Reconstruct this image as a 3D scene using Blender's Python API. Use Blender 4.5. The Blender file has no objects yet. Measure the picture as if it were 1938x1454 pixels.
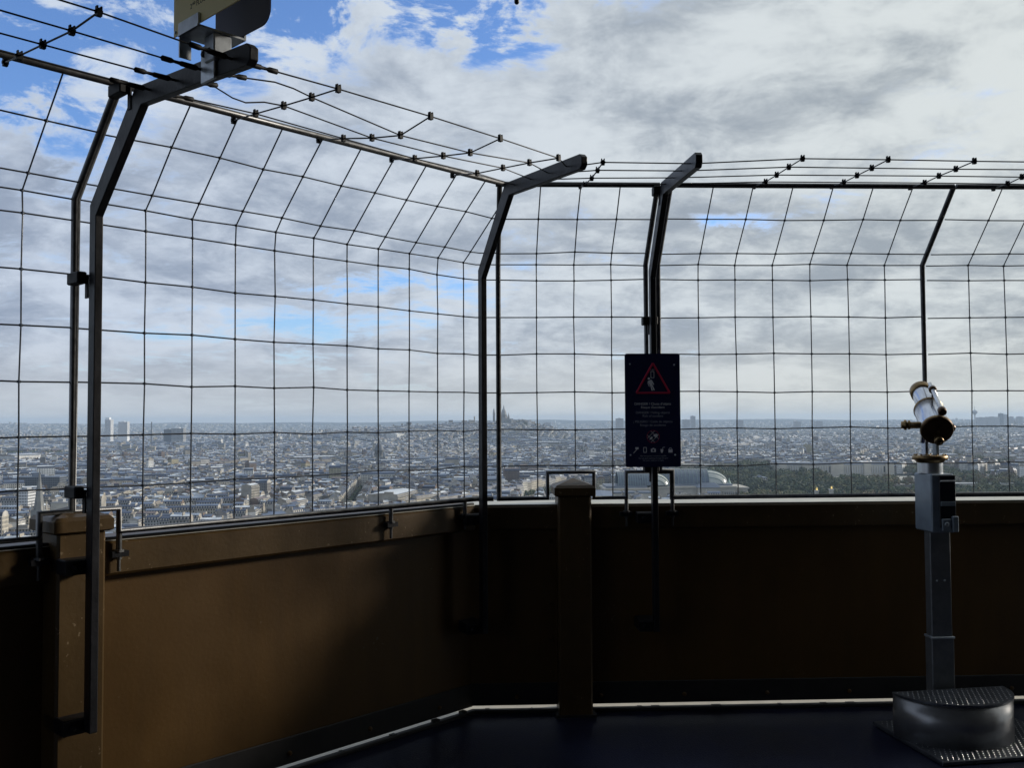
import bpy, bmesh, math, random
import numpy as np
from mathutils import Vector, Matrix
random.seed(7); rng = np.random.default_rng(11)
R = math.radians
sc = bpy.context.scene
COL = sc.collection

# ------------------------------------------------------------------ camera
FPX, CX, CY, EYE = 1790.0, 969.0, 727.0, 1.55
PITCH, ROLL = math.atan(70/FPX), 0.0054
fw = Vector((0, math.cos(PITCH), math.sin(PITCH)))
up0 = Vector((0, -math.sin(PITCH), math.cos(PITCH)))
rt0 = Vector((1, 0, 0))
rt = rt0*math.cos(ROLL) - up0*math.sin(ROLL)
up = up0*math.cos(ROLL) + rt0*math.sin(ROLL)
cam_d = bpy.data.cameras.new('camera'); cam = bpy.data.objects.new('camera', cam_d)
cam_d.sensor_width = 36; cam_d.lens = FPX/1938*36
cam_d.clip_start = 0.05; cam_d.clip_end = 70000
cam.matrix_world = Matrix(((rt.x, up.x, -fw.x, 0), (rt.y, up.y, -fw.y, 0), (rt.z, up.z, -fw.z, EYE), (0, 0, 0, 1)))
COL.objects.link(cam); sc.camera = cam
EYEV = Vector((0, 0, EYE))
def ray(px, py):
    d = fw + rt*((px-CX)/FPX) + up*((CY-py)/FPX)
    return d
def at_depth(px, py, Y):
    d = ray(px, py); return EYEV + d*(Y/d.y)
def proj(p):
    v = Vector(p) - EYEV; z = v.dot(fw)
    return CX + FPX*v.dot(rt)/z, CY - FPX*v.dot(up)/z

# ------------------------------------------------------------------ world, sun, exposure
SUN_AZ, SUN_EL = R(70), R(16.4)            # azimuth measured to the right of the view axis
sun_dir = Vector((math.sin(SUN_AZ)*math.cos(SUN_EL), math.cos(SUN_AZ)*math.cos(SUN_EL), math.sin(SUN_EL)))
sd = bpy.data.lights.new('sun', 'SUN'); sd.energy = 3.0; sd.angle = R(8); sd.color = (1, .92, .81)
so = bpy.data.objects.new('sun', sd); so.rotation_euler = sun_dir.to_track_quat('Z', 'Y').to_euler(); COL.objects.link(so)
sc.view_settings.view_transform = 'Standard'; sc.view_settings.look = 'None'
sc.view_settings.exposure = 0.13; sc.view_settings.gamma = 1; sc.view_settings.use_curve_mapping = False

def build_world():
    w = bpy.data.worlds.new('World'); sc.world = w; w.use_nodes = True
    nt = w.node_tree; N = nt.nodes; L = nt.links; N.clear()
    def n(t, **k):
        x = N.new(t)
        for a, b in k.items(): setattr(x, a, b)
        return x
    def M(op, a, b=None, c=None, clamp=False):
        x = n('ShaderNodeMath', operation=op, use_clamp=clamp)
        for i, v in enumerate((a, b, c)):
            if v is None: continue
            if isinstance(v, (int, float)): x.inputs[i].default_value = v
            else: L.new(v, x.inputs[i])
        return x.outputs[0]
    def V(op, a, b=None, out=0):
        x = n('ShaderNodeVectorMath', operation=op)
        for i, v in enumerate((a, b)):
            if v is None: continue
            if isinstance(v, (tuple, Vector)): x.inputs[i].default_value = tuple(v)
            else: L.new(v, x.inputs[i])
        return x.outputs[out]
    def noise(vec, scale, detail, rough, dist=0.0, lac=2.0):
        x = n('ShaderNodeTexNoise'); x.inputs['Scale'].default_value = scale; x.inputs['Detail'].default_value = detail
        x.inputs['Roughness'].default_value = rough; x.inputs['Distortion'].default_value = dist
        L.new(vec, x.inputs['Vector']); return x.outputs['Fac']
    def mixc(f, a, b):
        x = n('ShaderNodeMix', data_type='RGBA')
        L.new(f, x.inputs[0]) if not isinstance(f, float) else None
        for i, v in ((6, a), (7, b)):
            if isinstance(v, tuple): x.inputs[i].default_value = (*v, 1)
            else: L.new(v, x.inputs[i])
        return x.outputs[2]
    def sstep(v, a, b, c=0., d=1.):
        x = n('ShaderNodeMapRange', interpolation_type='SMOOTHSTEP')
        L.new(v, x.inputs[0])
        for i, q in enumerate((a, b, c, d)): x.inputs[i+1].default_value = q
        return x.outputs[0]
    tc = n('ShaderNodeTexCoord'); D = tc.outputs['Generated']
    sp = n('ShaderNodeSeparateXYZ'); L.new(D, sp.inputs[0])
    zz = M('MAXIMUM', sp.outputs[2], 0.0)
    den = M('ADD', zz, 0.11)
    cb = n('ShaderNodeCombineXYZ')
    L.new(M('DIVIDE', sp.outputs[0], den), cb.inputs[0]); L.new(M('DIVIDE', sp.outputs[1], den), cb.inputs[1])
    P = cb.outputs[0]
    den2 = M('ADD', zz, 0.30); cb2 = n('ShaderNodeCombineXYZ')
    L.new(M('DIVIDE', sp.outputs[0], den2), cb2.inputs[0]); L.new(M('DIVIDE', sp.outputs[1], den2), cb2.inputs[1]); L.new(M('MULTIPLY', zz, 1.6), cb2.inputs[2])
    P2 = cb2.outputs[0]
    big = noise(V('ADD', P, (3.1, 7.7, 0)), .8, 5, .55, .4); mid = noise(V('ADD', P2, (7.7, 3.9, 2)), 6.5, 12, .64, .3)
    fine = noise(V('ADD', P, (11.3, 2.2, 4)), 2.4, 12, .66, .5)
    cov = M('ADD', M('ADD', M('MULTIPLY', big, .26), M('MULTIPLY', fine, .42)), M('MULTIPLY', mid, .32))
    # breaks of blue: each an opening in the cloud sheet in one part of the sky
    gaps = [((930, 75), 8, 17, .17), ((700, -30), 6, 14, .15), ((1050, -60), 4.5, 12, .13), ((40, 40), 6, 10, .10), ((110, 210), 8, 11, .10),
            ((430, 60), 6.5, 12, .15), ((560, -60), 4.0, 9, .15), ((250, -40), 5, 9, .09), ((1370, 425), 11, 42, .09), ((1180, 395), 14, 40, .07), ((700, 540), 8, 38, .10)]
    gapn = sstep(mid, .36, .62, 1.55, .35)
    for (px, py), kx, kz, amp in gaps:
        g = ray(px, py).normalized()
        d = V('SUBTRACT', D, g)
        d = V('MULTIPLY', d, Vector((kx, kx, kz)))
        ln = V('LENGTH', d, None, 1)
        b = sstep(ln, 0., 1.0, amp, 0.)
        cov = M('SUBTRACT', cov, M('MULTIPLY', b, gapn))
    cov = M('ADD', cov, sstep(V('DOT_PRODUCT', D, sun_dir, 1), .2, .7, 0., .105))
    # outside the frame the sheet keeps breaking up in the same way
    brk = noise(V('ADD', P, (21, 5, 9)), .35, 2, .5)
    cov = M('SUBTRACT', cov, sstep(brk, .56, .72, 0., .12))
    mask = sstep(cov, .33, .47)
    # shading of the cloud sheet: lit tops and grey bellies
    sh1 = noise(V('ADD', P2, (5.5, 1.2, 2)), 3.0, 12, .62, .3)
    sh2 = noise(V('ADD', P, (1.5, 9.2, 7)), .45, 3, .5, .2)
    sh = M('ADD', M('ADD', M('MULTIPLY', sh1, .45), M('MULTIPLY', sh2, .22)), M('MULTIPLY', mid, .33))
    sunv = V('DOT_PRODUCT', D, sun_dir, 1)
    glow = sstep(sunv, -.1, 1.0)
    sh = M('ADD', sh, M('MULTIPLY', glow, .03))
    t = sstep(sh, .43, .60)
    grey = mixc(glow, (.28, .34, .45), (.33, .37, .40))
    white = mixc(glow, (.55, .62, .73), (.66, .70, .69))
    cl = mixc(t, grey, white)
    edge = sstep(cov, .36, .50)
    thin = mixc(edge, (.60, .69, .82), cl)
    # low sky: far cloud seen through much air
    low = sstep(sp.outputs[2], 0.0, .11, 1., 0.)
    lowc = mixc(glow, (.55, .57, .58), (.74, .74, .66))
    cl2 = mixc(M('MULTIPLY', low, .72), thin, lowc)
    sky = n('ShaderNodeTexSky', sky_type='NISHITA'); sky.sun_disc = False
    sky.sun_elevation = SUN_EL; sky.sun_rotation = SUN_AZ; sky.altitude = 150; sky.air_density = 1.0; sky.dust_density = 0.6; sky.ozone_density = 2.5
    b1 = n('ShaderNodeBackground'); L.new(V('MULTIPLY', sky.outputs[0], Vector((.84, 1.0, 1.34))), b1.inputs[0]); b1.inputs[1].default_value = 0.15
    b2 = n('ShaderNodeBackground'); L.new(cl2, b2.inputs[0]); b2.inputs[1].default_value = 1.0
    mx = n('ShaderNodeMixShader'); L.new(M('MAXIMUM', mask, low), mx.inputs[0]); L.new(b1.outputs[0], mx.inputs[1]); L.new(b2.outputs[0], mx.inputs[2])
    o = n('ShaderNodeOutputWorld'); L.new(mx.outputs[0], o.inputs[0])
build_world()
cy = sc.cycles
cy.use_denoising = True; cy.max_bounces = 6; cy.diffuse_bounces = 3; cy.glossy_bounces = 3; cy.volume_bounces = 1; cy.transparent_max_bounces = 8
cy.use_adaptive_sampling = True; cy.adaptive_threshold = 0.01
cy.sample_clamp_indirect = 4

# ------------------------------------------------------------------ materials
MATS = {}
def mat(name, col, rough=.6, metal=0., spec=.5, var=0., vscale=3., bump=0., bscale=40., shade=False, alt=None, coat=0.):
    m = bpy.data.materials.new(name); m.use_nodes = True; MATS[name] = m
    nt = m.node_tree; b = nt.nodes['Principled BSDF']
    b.inputs['Roughness'].default_value = rough; b.inputs['Metallic'].default_value = metal
    b.inputs['Specular IOR Level'].default_value = spec; b.inputs['Coat Weight'].default_value = coat
    b.inputs['Base Color'].default_value = (*col, 1)
    if var or alt:
        tc = nt.nodes.new('ShaderNodeTexCoord'); nz = nt.nodes.new('ShaderNodeTexNoise')
        nz.inputs['Scale'].default_value = vscale; nz.inputs['Detail'].default_value = 8; nz.inputs['Roughness'].default_value = .65
        nt.links.new(tc.outputs['Object'], nz.inputs['Vector'])
        mr = nt.nodes.new('ShaderNodeMapRange'); mr.inputs[1].default_value = .35; mr.inputs[2].default_value = .65
        nt.links.new(nz.outputs['Fac'], mr.inputs[0])
        mx = nt.nodes.new('ShaderNodeMix'); mx.data_type = 'RGBA'
        nt.links.new(mr.outputs[0], mx.inputs[0])
        a2 = alt or tuple(min(1, c*(1+var)) for c in col)
        mx.inputs[6].default_value = (*[c*(1-var) for c in col], 1); mx.inputs[7].default_value = (*a2, 1)
        nt.links.new(mx.outputs[2], b.inputs['Base Color'])
        r2 = nt.nodes.new('ShaderNodeMapRange'); r2.inputs[3].default_value = max(.05, rough-.12); r2.inputs[4].default_value = min(1, rough+.12)
        nt.links.new(nz.outputs['Fac'], r2.inputs[0]); nt.links.new(r2.outputs[0], b.inputs['Roughness'])
    if bump:
        tc = nt.nodes.new('ShaderNodeTexCoord'); nz = nt.nodes.new('ShaderNodeTexNoise')
        nz.inputs['Scale'].default_value = bscale; nz.inputs['Detail'].default_value = 4
        nt.links.new(tc.outputs['Object'], nz.inputs['Vector'])
        bp = nt.nodes.new('ShaderNodeBump'); bp.inputs['Strength'].default_value = bump; bp.inputs['Distance'].default_value = .01
        nt.links.new(nz.outputs['Fac'], bp.inputs['Height']); nt.links.new(bp.outputs[0], b.inputs['Normal'])
    return m
def ramp_mat(name, stops, rough=.8, windows=False, spec=.3):
    """colour of each building chosen by its own 'shade' value; windows only on faces too far to model"""
    m = bpy.data.materials.new(name); m.use_nodes = True; MATS[name] = m
    nt = m.node_tree; N = nt.nodes; L = nt.links; b = N['Principled BSDF']
    b.inputs['Roughness'].default_value = rough; b.inputs['Specular IOR Level'].default_value = spec
    at = N.new('ShaderNodeAttribute'); at.attribute_name = 'shade'
    rp = N.new('ShaderNodeValToRGB'); rp.color_ramp.interpolation = 'CONSTANT'
    e = rp.color_ramp.elements
    while len(e) < len(stops): e.new(.5)
    for i, (p, c) in enumerate(stops): e[i].position = p; e[i].color = (*c, 1)
    L.new(at.outputs['Fac'], rp.inputs[0])
    geo = N.new('ShaderNodeNewGeometry'); nz = N.new('ShaderNodeTexNoise'); nz.inputs['Scale'].default_value = .12; nz.inputs['Detail'].default_value = 5
    L.new(geo.outputs['Position'], nz.inputs['Vector'])
    mr = N.new('ShaderNodeMapRange'); mr.inputs[1].default_value = .3; mr.inputs[2].default_value = .7; mr.inputs[3].default_value = .72; mr.inputs[4].default_value = 1.2
    L.new(nz.outputs['Fac'], mr.inputs[0])
    vm = N.new('ShaderNodeVectorMath'); vm.operation = 'SCALE'; L.new(rp.outputs[0], vm.inputs[0]); L.new(mr.outputs[0], vm.inputs['Scale'])
    out = vm.outputs[0]
    if windows:
        uv = N.new('ShaderNodeUVMap'); sp = N.new('ShaderNodeSeparateXYZ'); L.new(uv.outputs[0], sp.inputs[0])
        def band(o, lo, hi):
            f = N.new('ShaderNodeMath'); f.operation = 'FRACT'; L.new(o, f.inputs[0])
            a = N.new('ShaderNodeMath'); a.operation = 'GREATER_THAN'; L.new(f.outputs[0], a.inputs[0]); a.inputs[1].default_value = lo
            c = N.new('ShaderNodeMath'); c.operation = 'LESS_THAN'; L.new(f.outputs[0], c.inputs[0]); c.inputs[1].default_value = hi
            d = N.new('ShaderNodeMath'); d.operation = 'MULTIPLY'; L.new(a.outputs[0], d.inputs[0]); L.new(c.outputs[0], d.inputs[1]); return d.outputs[0]
        d = N.new('ShaderNodeMath'); d.operation = 'MULTIPLY'; L.new(band(sp.outputs[0], .3, .72), d.inputs[0]); L.new(band(sp.outputs[1], .18, .78), d.inputs[1])
        mx = N.new('ShaderNodeMix'); mx.data_type = 'RGBA'; L.new(d.outputs[0], mx.inputs[0]); L.new(out, mx.inputs[6]); mx.inputs[7].default_value = (.06, .07, .085, 1)
        out = mx.outputs[2]
    L.new(out, b.inputs['Base Color'])
    return m
brown = mat('brown_tower_paint', (.088, .045, .0085), .46, spec=.4, var=.10, vscale=2.2, bump=.05, bscale=60)
brown_rail = mat('brown_cap_paint', (.072, .042, .0125), .44, spec=.38, var=.12, vscale=6, bump=.08, bscale=60)
sheen_m = mat('pale_coping_sheen', (.60, .58, .50), .42, metal=.15, var=.15, vscale=9)
def weather(m, col, thr=.69, scale=55., streak=True):
    nt = m.node_tree; N = nt.nodes; L = nt.links; b = N['Principled BSDF']; old = b.inputs['Base Color'].links[0].from_socket
    tc = N.new('ShaderNodeTexCoord'); mp = N.new('ShaderNodeMapping'); mp.inputs['Scale'].default_value = (1, 1, .10); L.new(tc.outputs['Object'], mp.inputs[0])
    s1 = N.new('ShaderNodeTexNoise'); s1.inputs['Scale'].default_value = 14; s1.inputs['Detail'].default_value = 6; L.new(mp.outputs[0], s1.inputs['Vector'])
    k = N.new('ShaderNodeMapRange'); k.inputs[1].default_value = .35; k.inputs[2].default_value = .7; k.inputs[3].default_value = .93; k.inputs[4].default_value = 1.07; L.new(s1.outputs['Fac'], k.inputs[0])
    vs = N.new('ShaderNodeVectorMath'); vs.operation = 'SCALE'; L.new(old, vs.inputs[0]); L.new(k.outputs[0], vs.inputs['Scale'])
    n1 = N.new('ShaderNodeTexNoise'); n1.inputs['Scale'].default_value = scale; n1.inputs['Detail'].default_value = 2; L.new(tc.outputs['Object'], n1.inputs['Vector'])
    n2 = N.new('ShaderNodeTexNoise'); n2.inputs['Scale'].default_value = 3.; L.new(tc.outputs['Object'], n2.inputs['Vector'])
    a = N.new('ShaderNodeMath'); a.operation = 'MULTIPLY_ADD'; L.new(n2.outputs['Fac'], a.inputs[0]); a.inputs[1].default_value = .35; L.new(n1.outputs['Fac'], a.inputs[2])
    g = N.new('ShaderNodeMapRange'); g.inputs[1].default_value = thr+.18; g.inputs[2].default_value = thr+.21; L.new(a.outputs[0], g.inputs[0])
    mx = N.new('ShaderNodeMix'); mx.data_type = 'RGBA'; L.new(g.outputs[0], mx.inputs[0]); L.new(vs.outputs[0], mx.inputs[6]); mx.inputs[7].default_value = (*col, 1)
    L.new(mx.outputs[2], b.inputs['Base Color'])
weather(brown, (.12, .085, .045), .755); weather(brown_rail, (.18, .13, .075), .70)
postm = mat('dark_post_paint', (.013, .0135, .017), .44, spec=.26, var=.3, vscale=14, bump=.1, bscale=60)
tube_m = mat('galvanised_tube', (.115, .116, .118), .40, metal=.7, var=.35, vscale=20)
wire_m = mat('galvanised_wire', (.115, .125, .14), .30, metal=.75, var=.25, vscale=30)
clip_m = mat('black_clip', (.006, .006, .007), .6, spec=.3, var=.2, vscale=40)
cable_m = mat('steel_cable', (.018, .02, .026), .45, metal=.4)
galv = mat('galvanised_bracket', (.52, .56, .60), .38, metal=.7, var=.25, vscale=12)
floor_m = mat('dark_deck_coating', (.004, .006, .022), .38, var=.3, vscale=1.3, alt=(.012, .017, .050), bump=.3, bscale=120)
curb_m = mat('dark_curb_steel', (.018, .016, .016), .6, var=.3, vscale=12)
weather(floor_m, (.03, .034, .05), .70, 30.)
cream_m = mat('cream_ledge_paint', (.52, .48, .39), .6, var=.15, vscale=8)
sign_navy = mat('navy_sign_face', (.007, .011, .062), .34, var=.1, vscale=2)
sign_red = mat('sign_red_print', (.55, .02, .07), .45)
sign_white = mat('sign_white_print', (.90, .90, .92), .5)
sign_dim = mat('sign_grey_print', (.50, .52, .58), .5)
gold_sign = mat('gold_sign_face', (.86, .72, .33), .42, metal=.0, var=.05, vscale=3)
black_print = mat('black_print', (.02, .02, .02), .6)
steel = mat('brushed_steel', (.66, .68, .70), .30, metal=.92, var=.12, vscale=24, bump=.08, bscale=200)
steel_post = mat('brushed_post_steel', (.21, .22, .23), .36, metal=.5, var=.15, vscale=14)
steel_col = mat('painted_steel_column', (.24, .29, .34), .38, metal=.25, var=.15, vscale=9)
chrome = mat('polished_tube', (.55, .60, .70), .22, metal=1.)
brass = mat('worn_brass', (.24, .165, .08), .38, metal=.95, var=.3, vscale=30)
brass_dk = mat('aged_brass_plate', (.085, .045, .02), .38, metal=.7, var=.25, vscale=18)
blackpl = mat('black_panel', (.012, .014, .022), .30)
tread_m = mat('treadplate_steel', (.16, .17, .19), .40, metal=.8, var=.2, vscale=14)
drum_m = mat('drum_steel', (.34, .34, .345), .34, metal=.75, var=.15, vscale=10)
blocker_m = mat('light_blocker_paint', (.075, .06, .045), .6, var=.15, vscale=3)
win_dark = mat('dark_window_glass', (.03, .04, .05), .12)

FAC = [(0, (.50, .46, .38)), (.22, (.34, .32, .28)), (.42, (.58, .56, .50)), (.56, (.20, .19, .18)), (.66, (.42, .42, .41)), (.78, (.76, .76, .73)), (.91, (.17, .13, .11)), (.95, (.40, .36, .24))]
walls_m = ramp_mat('city_facade', FAC, .85, windows=True)
walls_near = ramp_mat('near_facade', FAC, .85)
slope_m = ramp_mat('mansard_slope', [(0, (.022, .034, .070)), (.35, (.036, .052, .095)), (.6, (.016, .023, .046)), (.8, (.07, .09, .135)), (.95, (.09, .06, .05))], .5, spec=.5)
zinc_m = ramp_mat('zinc_roof', [(0, (.09, .125, .20)), (.28, (.16, .21, .30)), (.46, (.045, .065, .115)), (.64, (.33, .39, .46)), (.80, (.72, .75, .76)), (.95, (.18, .13, .11))], .45, spec=.6)
chim_m = ramp_mat('chimney_stack', [(0, (.34, .31, .26)), (.35, (.20, .155, .125)), (.6, (.46, .44, .40)), (.85, (.24, .23, .22))], .9)
flat_m = ramp_mat('flat_roof', [(0, (.18, .185, .195)), (.35, (.30, .305, .31)), (.6, (.11, .12, .135)), (.8, (.52, .53, .53))], .9)
leaf_m = ramp_mat('foliage', [(0, (.042, .058, .032)), (.22, (.062, .082, .038)), (.42, (.092, .108, .046)), (.6, (.110, .108, .050)), (.76, (.125, .092, .050)), (.92, (.16, .145, .07))], .8)
trunk_m = mat('tree_bark', (.09, .07, .05), .9)
stone = mat('pale_limestone', (.50, .47, .40), .8, var=.15, vscale=.05)
slate_stone = mat('weathered_grey_stone', (.20, .205, .20), .85, var=.2, vscale=.1)
basil_m = mat('backlit_travertine', (.30, .295, .29), .8, var=.12, vscale=.08)  # white stone greyed in its colour to give the backlit silhouette
stone_w = mat('white_travertine', (.52, .52, .50), .8, var=.1, vscale=.05)
lead = mat('blue_grey_roof', (.17, .20, .25), .45, var=.15, vscale=.05)
glass_m = mat('shaded_palace_glass', (.06, .09, .13), .30, spec=.8, var=.25, vscale=.08)  # dark copy of the glass: shade of the near side put into colour
glass_lit = mat('sunlit_palace_glass', (.40, .42, .38), .25, spec=.8, var=.12, vscale=.1)  # paler copy for the apse, its sunlight put into the colour
rib_m = mat('iron_rib', (.16, .22, .22), .5)
white_m = mat('white_building_paint', (.78, .79, .80), .6, var=.06, vscale=.05)
greyb = mat('grey_concrete', (.36, .37, .38), .8, var=.12, vscale=.04)
darkb = mat('dark_tower_cladding', (.11, .125, .15), .6, var=.1, vscale=.05)
gilt = mat('gilt_statue', (.80, .58, .18), .35, metal=.8)
road_m = mat('asphalt', (.085, .085, .09), .9, var=.2, vscale=.02)
water_m = mat('river_water', (.10, .13, .12), .12, spec=.8)
copper = mat('green_copper_roof', (.26, .38, .34), .6)

# ------------------------------------------------------------------ mesh builder
class MB:
    def __init__(s): s.v = []; s.f = []; s.mi = []; s.mats = []; s.sm = []
    def m(s, material):
        if material not in s.mats: s.mats.append(material)
        return s.mats.index(material)
    def add(s, vs, fs, material, smooth=False):
        o = len(s.v); k = s.m(material); s.v += [tuple(v) for v in vs]
        for f in fs: s.f.append([i+o for i in f]); s.mi.append(k); s.sm.append(smooth)
    def box(s, T, a, b, material, bevel=0.):
        """T maps local coordinates to world, a and b are opposite corners"""
        x0, y0, z0 = a; x1, y1, z1 = b
        x0, x1 = sorted((x0, x1)); y0, y1 = sorted((y0, y1)); z0, z1 = sorted((z0, z1))
        if bevel:
            e = bevel; vs = []
            for z, q in ((z0, e), (z0+e, 0), (z1-e, 0), (z1, e)):
                X0, X1, Y0, Y1 = x0+q, x1-q, y0+q, y1-q
                c = e if q == 0 else e*.6
                vs += [(X0+c, Y0, z), (X1-c, Y0, z), (X1, Y0+c, z), (X1, Y1-c, z), (X1-c, Y1, z), (X0+c, Y1, z), (X0, Y1-c, z), (X0, Y0+c, z)]
            fs = [[7, 6, 5, 4, 3, 2, 1, 0], [24, 25, 26, 27, 28, 29, 30, 31]]
            for r in range(3):
                for i in range(8): j = (i+1) % 8; fs.append([r*8+i, r*8+j, r*8+8+j, r*8+8+i])
        else:
            vs = [(x0, y0, z0), (x1, y0, z0), (x1, y1, z0), (x0, y1, z0), (x0, y0, z1), (x1, y0, z1), (x1, y1, z1), (x0, y1, z1)]
            fs = [[3, 2, 1, 0], [4, 5, 6, 7], [0, 1, 5, 4], [1, 2, 6, 5], [2, 3, 7, 6], [3, 0, 4, 7]]
        s.add([T(*v) for v in vs], fs, material)
    def tube(s, pts, r, material, n=8, cap=True, smooth=True):
        pts = [Vector(p) for p in pts]; vs = []; fs = []
        rr = r if isinstance(r, (list, tuple)) else [r]*len(pts)
        prev = None
        for i, p in enumerate(pts):
            if i == 0: t = pts[1]-p
            elif i == len(pts)-1: t = p-pts[i-1]
            else: t = (pts[i+1]-p).normalized() + (p-pts[i-1]).normalized()
            t.normalize()
            if prev is None:
                a = Vector((0, 0, 1)) if abs(t.z) < .9 else Vector((1, 0, 0))
                u = t.cross(a).normalized()
            else:
                u = (prev - t*prev.dot(t)).normalized()
            prev = u; w = t.cross(u)
            k = 1.0
            if 0 < i < len(pts)-1:
                c = (pts[i+1]-p).normalized().dot(t); k = 1/max(c, .5)
            for j in range(n):
                a = 2*math.pi*j/n + math.pi/n
                vs.append(p + u*math.cos(a)*rr[i]*k + w*math.sin(a)*rr[i]*(k if n <= 4 else 1))
        for i in range(len(pts)-1):
            for j in range(n):
                q = (j+1) % n; fs.append([i*n+j, i*n+q, i*n+n+q, i*n+n+j])
        s.add(vs, fs, material, smooth)
        if cap: s.add([vs[j] for j in range(n)], [list(range(n))[::-1]], material); s.add(vs[-n:], [list(range(n))], material)
    def lathe(s, base, axis, prof, material, n=20, smooth=True, cap=True):
        base = Vector(base); ax = Vector(axis).normalized()
        a = Vector((0, 0, 1)) if abs(ax.z) < .9 else Vector((0, 1, 0))
        u = ax.cross(a).normalized(); w = ax.cross(u); vs = []; fs = []
        for h, r in prof:
            for j in range(n):
                t = 2*math.pi*j/n; vs.append(base + ax*h + u*math.cos(t)*r + w*math.sin(t)*r)
        for i in range(len(prof)-1):
            for j in range(n):
                q = (j+1) % n; fs.append([i*n+j, i*n+n+j, i*n+n+q, i*n+q])
        s.add(vs, fs, material, smooth)
        if cap:
            s.add(vs[:n], [list(range(n))], material); s.add(vs[-n:], [list(range(n))[::-1]], material)
    def prism(s, T, poly, a, b, material, smooth=False):
        """poly in the first two local axes, extruded on the third from a to b"""
        n = len(poly); vs = [T(x, y, a) for x, y in poly] + [T(x, y, b) for x, y in poly]
        fs = [list(range(n))[::-1], [i+n for i in range(n)]] + [[i, (i+1) % n, n+(i+1) % n, n+i] for i in range(n)]
        s.add(vs, fs, material, smooth)
    def build(s, name, parent=None, **props):
        me = bpy.data.meshes.new(name)
        off = parent['_loc'] if parent is not None and '_loc' in parent.keys() else (0, 0, 0)
        o3 = Vector(off)
        me.from_pydata([tuple(Vector(v)-o3) for v in s.v], [], s.f)
        for m in s.mats: me.materials.append(m)
        me.polygons.foreach_set('material_index', s.mi); me.polygons.foreach_set('use_smooth', s.sm)
        me.validate(); me.update()
        bm = bmesh.new(); bm.from_mesh(me); bmesh.ops.recalc_face_normals(bm, faces=bm.faces); bm.to_mesh(me); bm.free()
        o = bpy.data.objects.new(name, me); COL.objects.link(o)
        if parent is not None:
            o.parent = parent; o['_loc'] = tuple(off)
        for k, v in props.items(): o[k] = v
        return o
def thing(name, label, cat, loc=(0, 0, 0), group=None):
    o = bpy.data.objects.new(name, None); COL.objects.link(o); o.location = loc; o.empty_display_size = .1
    o['_loc'] = tuple(loc); o['label'] = label; o['category'] = cat
    if group: o['group'] = group
    return o
def I(x, y, z): return Vector((x, y, z))
def single(mb, name, label, cat, group=None, loc=None):
    if loc is None:
        a = np.array(mb.v); loc = ((a[:, 0].min()+a[:, 0].max())/2, (a[:, 1].min()+a[:, 1].max())/2, a[:, 2].min())
    o3 = Vector(loc); mb.v = [tuple(Vector(v)-o3) for v in mb.v]
    o = mb.build(name); o.location = loc; o['label'] = label; o['category'] = cat
    if group: o['group'] = group
    return o

# ------------------------------------------------------------------ deck geometry: two wall directions from one corner
Cc = Vector((-.20, 5.05))
dL = Vector((-.684, -.729)).normalized(); nL = Vector((.729, -.684)).normalized()
dR = Vector((1, .043)).normalized(); nR = Vector((.043, -1)).normalized()
def W(wall):
    d, n = (dL, nL) if wall == 'L' else (dR, nR)
    def T(s, t, z): p = Cc + d*s + n*t; return Vector((p.x, p.y, z))
    return T
TL, TR = W('L'), W('R')
def miter(t):
    A = Matrix(((nL.x, nL.y), (nR.x, nR.y))); v = A.inverted() @ Vector((t, t)); return Cc + v
def hit(wall, t, px, py):
    """where the sight line meets the plane standing t inwards of that wall's cap edge"""
    n = nL if wall == 'L' else nR; r = ray(px, py)
    k = (t + Cc.dot(n)) / (r.x*n.x + r.y*n.y); return EYEV + r*k
def s_of(wall, p): d = dL if wall == 'L' else dR; return (Vector((p.x, p.y))-Cc).dot(d)
LL, LR = 4.6, 5.2     # wall lengths
def sweep(mb, wall, prof, length, material, s0=None):
    T = W(wall); n = len(prof)
    ring0 = [Vector((*miter(t), z)) if s0 is None else T(s0, t, z) for t, z in prof]
    ring1 = [T(length, t, z) for t, z in prof]
    mb.add(ring0+ring1, [[i, (i+1) % n, n+(i+1) % n, n+i] for i in range(n)] + [list(range(n)), [n+i for i in range(n)][::-1]], material)
def rect(t0, t1, z0, z1, e=0.):
    if not e: return [(t0, z0), (t1, z0), (t1, z1), (t0, z1)]
    return [(t0+e, z0), (t1-e, z0), (t1, z0+e), (t1, z1-e), (t1-e, z1), (t0+e, z1), (t0, z1-e), (t0, z0+e)]

# floor of the deck, with its dark curb and the outer ledge
mb = MB()
fl = [TL(LL, -.02, 0), Vector((*miter(-.02), 0)), TR(LR, -.02, 0), Vector((5.2, -6, 0)), Vector((-7, -6, 0))]
mb.add(fl + [v-Vector((0, 0, .2)) for v in fl], [[0, 1, 2, 3, 4], [9, 8, 7, 6, 5]] + [[i, (i+1) % 5, 5+(i+1) % 5, 5+i] for i in range(5)], floor_m)
mb.build('floor', kind='structure')
mb = MB()
for w, l in (('L', LL), ('R', LR)): sweep(mb, w, rect(-.045, -.012, .0, .020, .004), l, curb_m)
mb.build('curb', kind='structure')
mb = MB()
for w, l in (('L', 1.30), ('R', LR)): sweep(mb, w, rect(-.75, -.047, -.10, .004), l, cream_m)
sweep(mb, 'L', rect(-.75, -.047, -.10, .004), LL, curb_m, 1.301)
mb.build('outer_ledge', kind='structure')

mb = MB(); rl = random.Random(5)
for w, l in (('L', 1.3), ('R', 4.0)):
    T = W(w); s_ = .05
    while s_ < l:
        q = rl.uniform(.006, .05); hh = rl.choice((.002, .002, .003, .004, .004, .011))
        mb.box(T, (s_, -.044, .019), (s_+q, -.016, .020+hh), curb_m); s_ += q + rl.uniform(.05, .35)
mb.build('sealant_lumps', kind='stuff')
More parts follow.
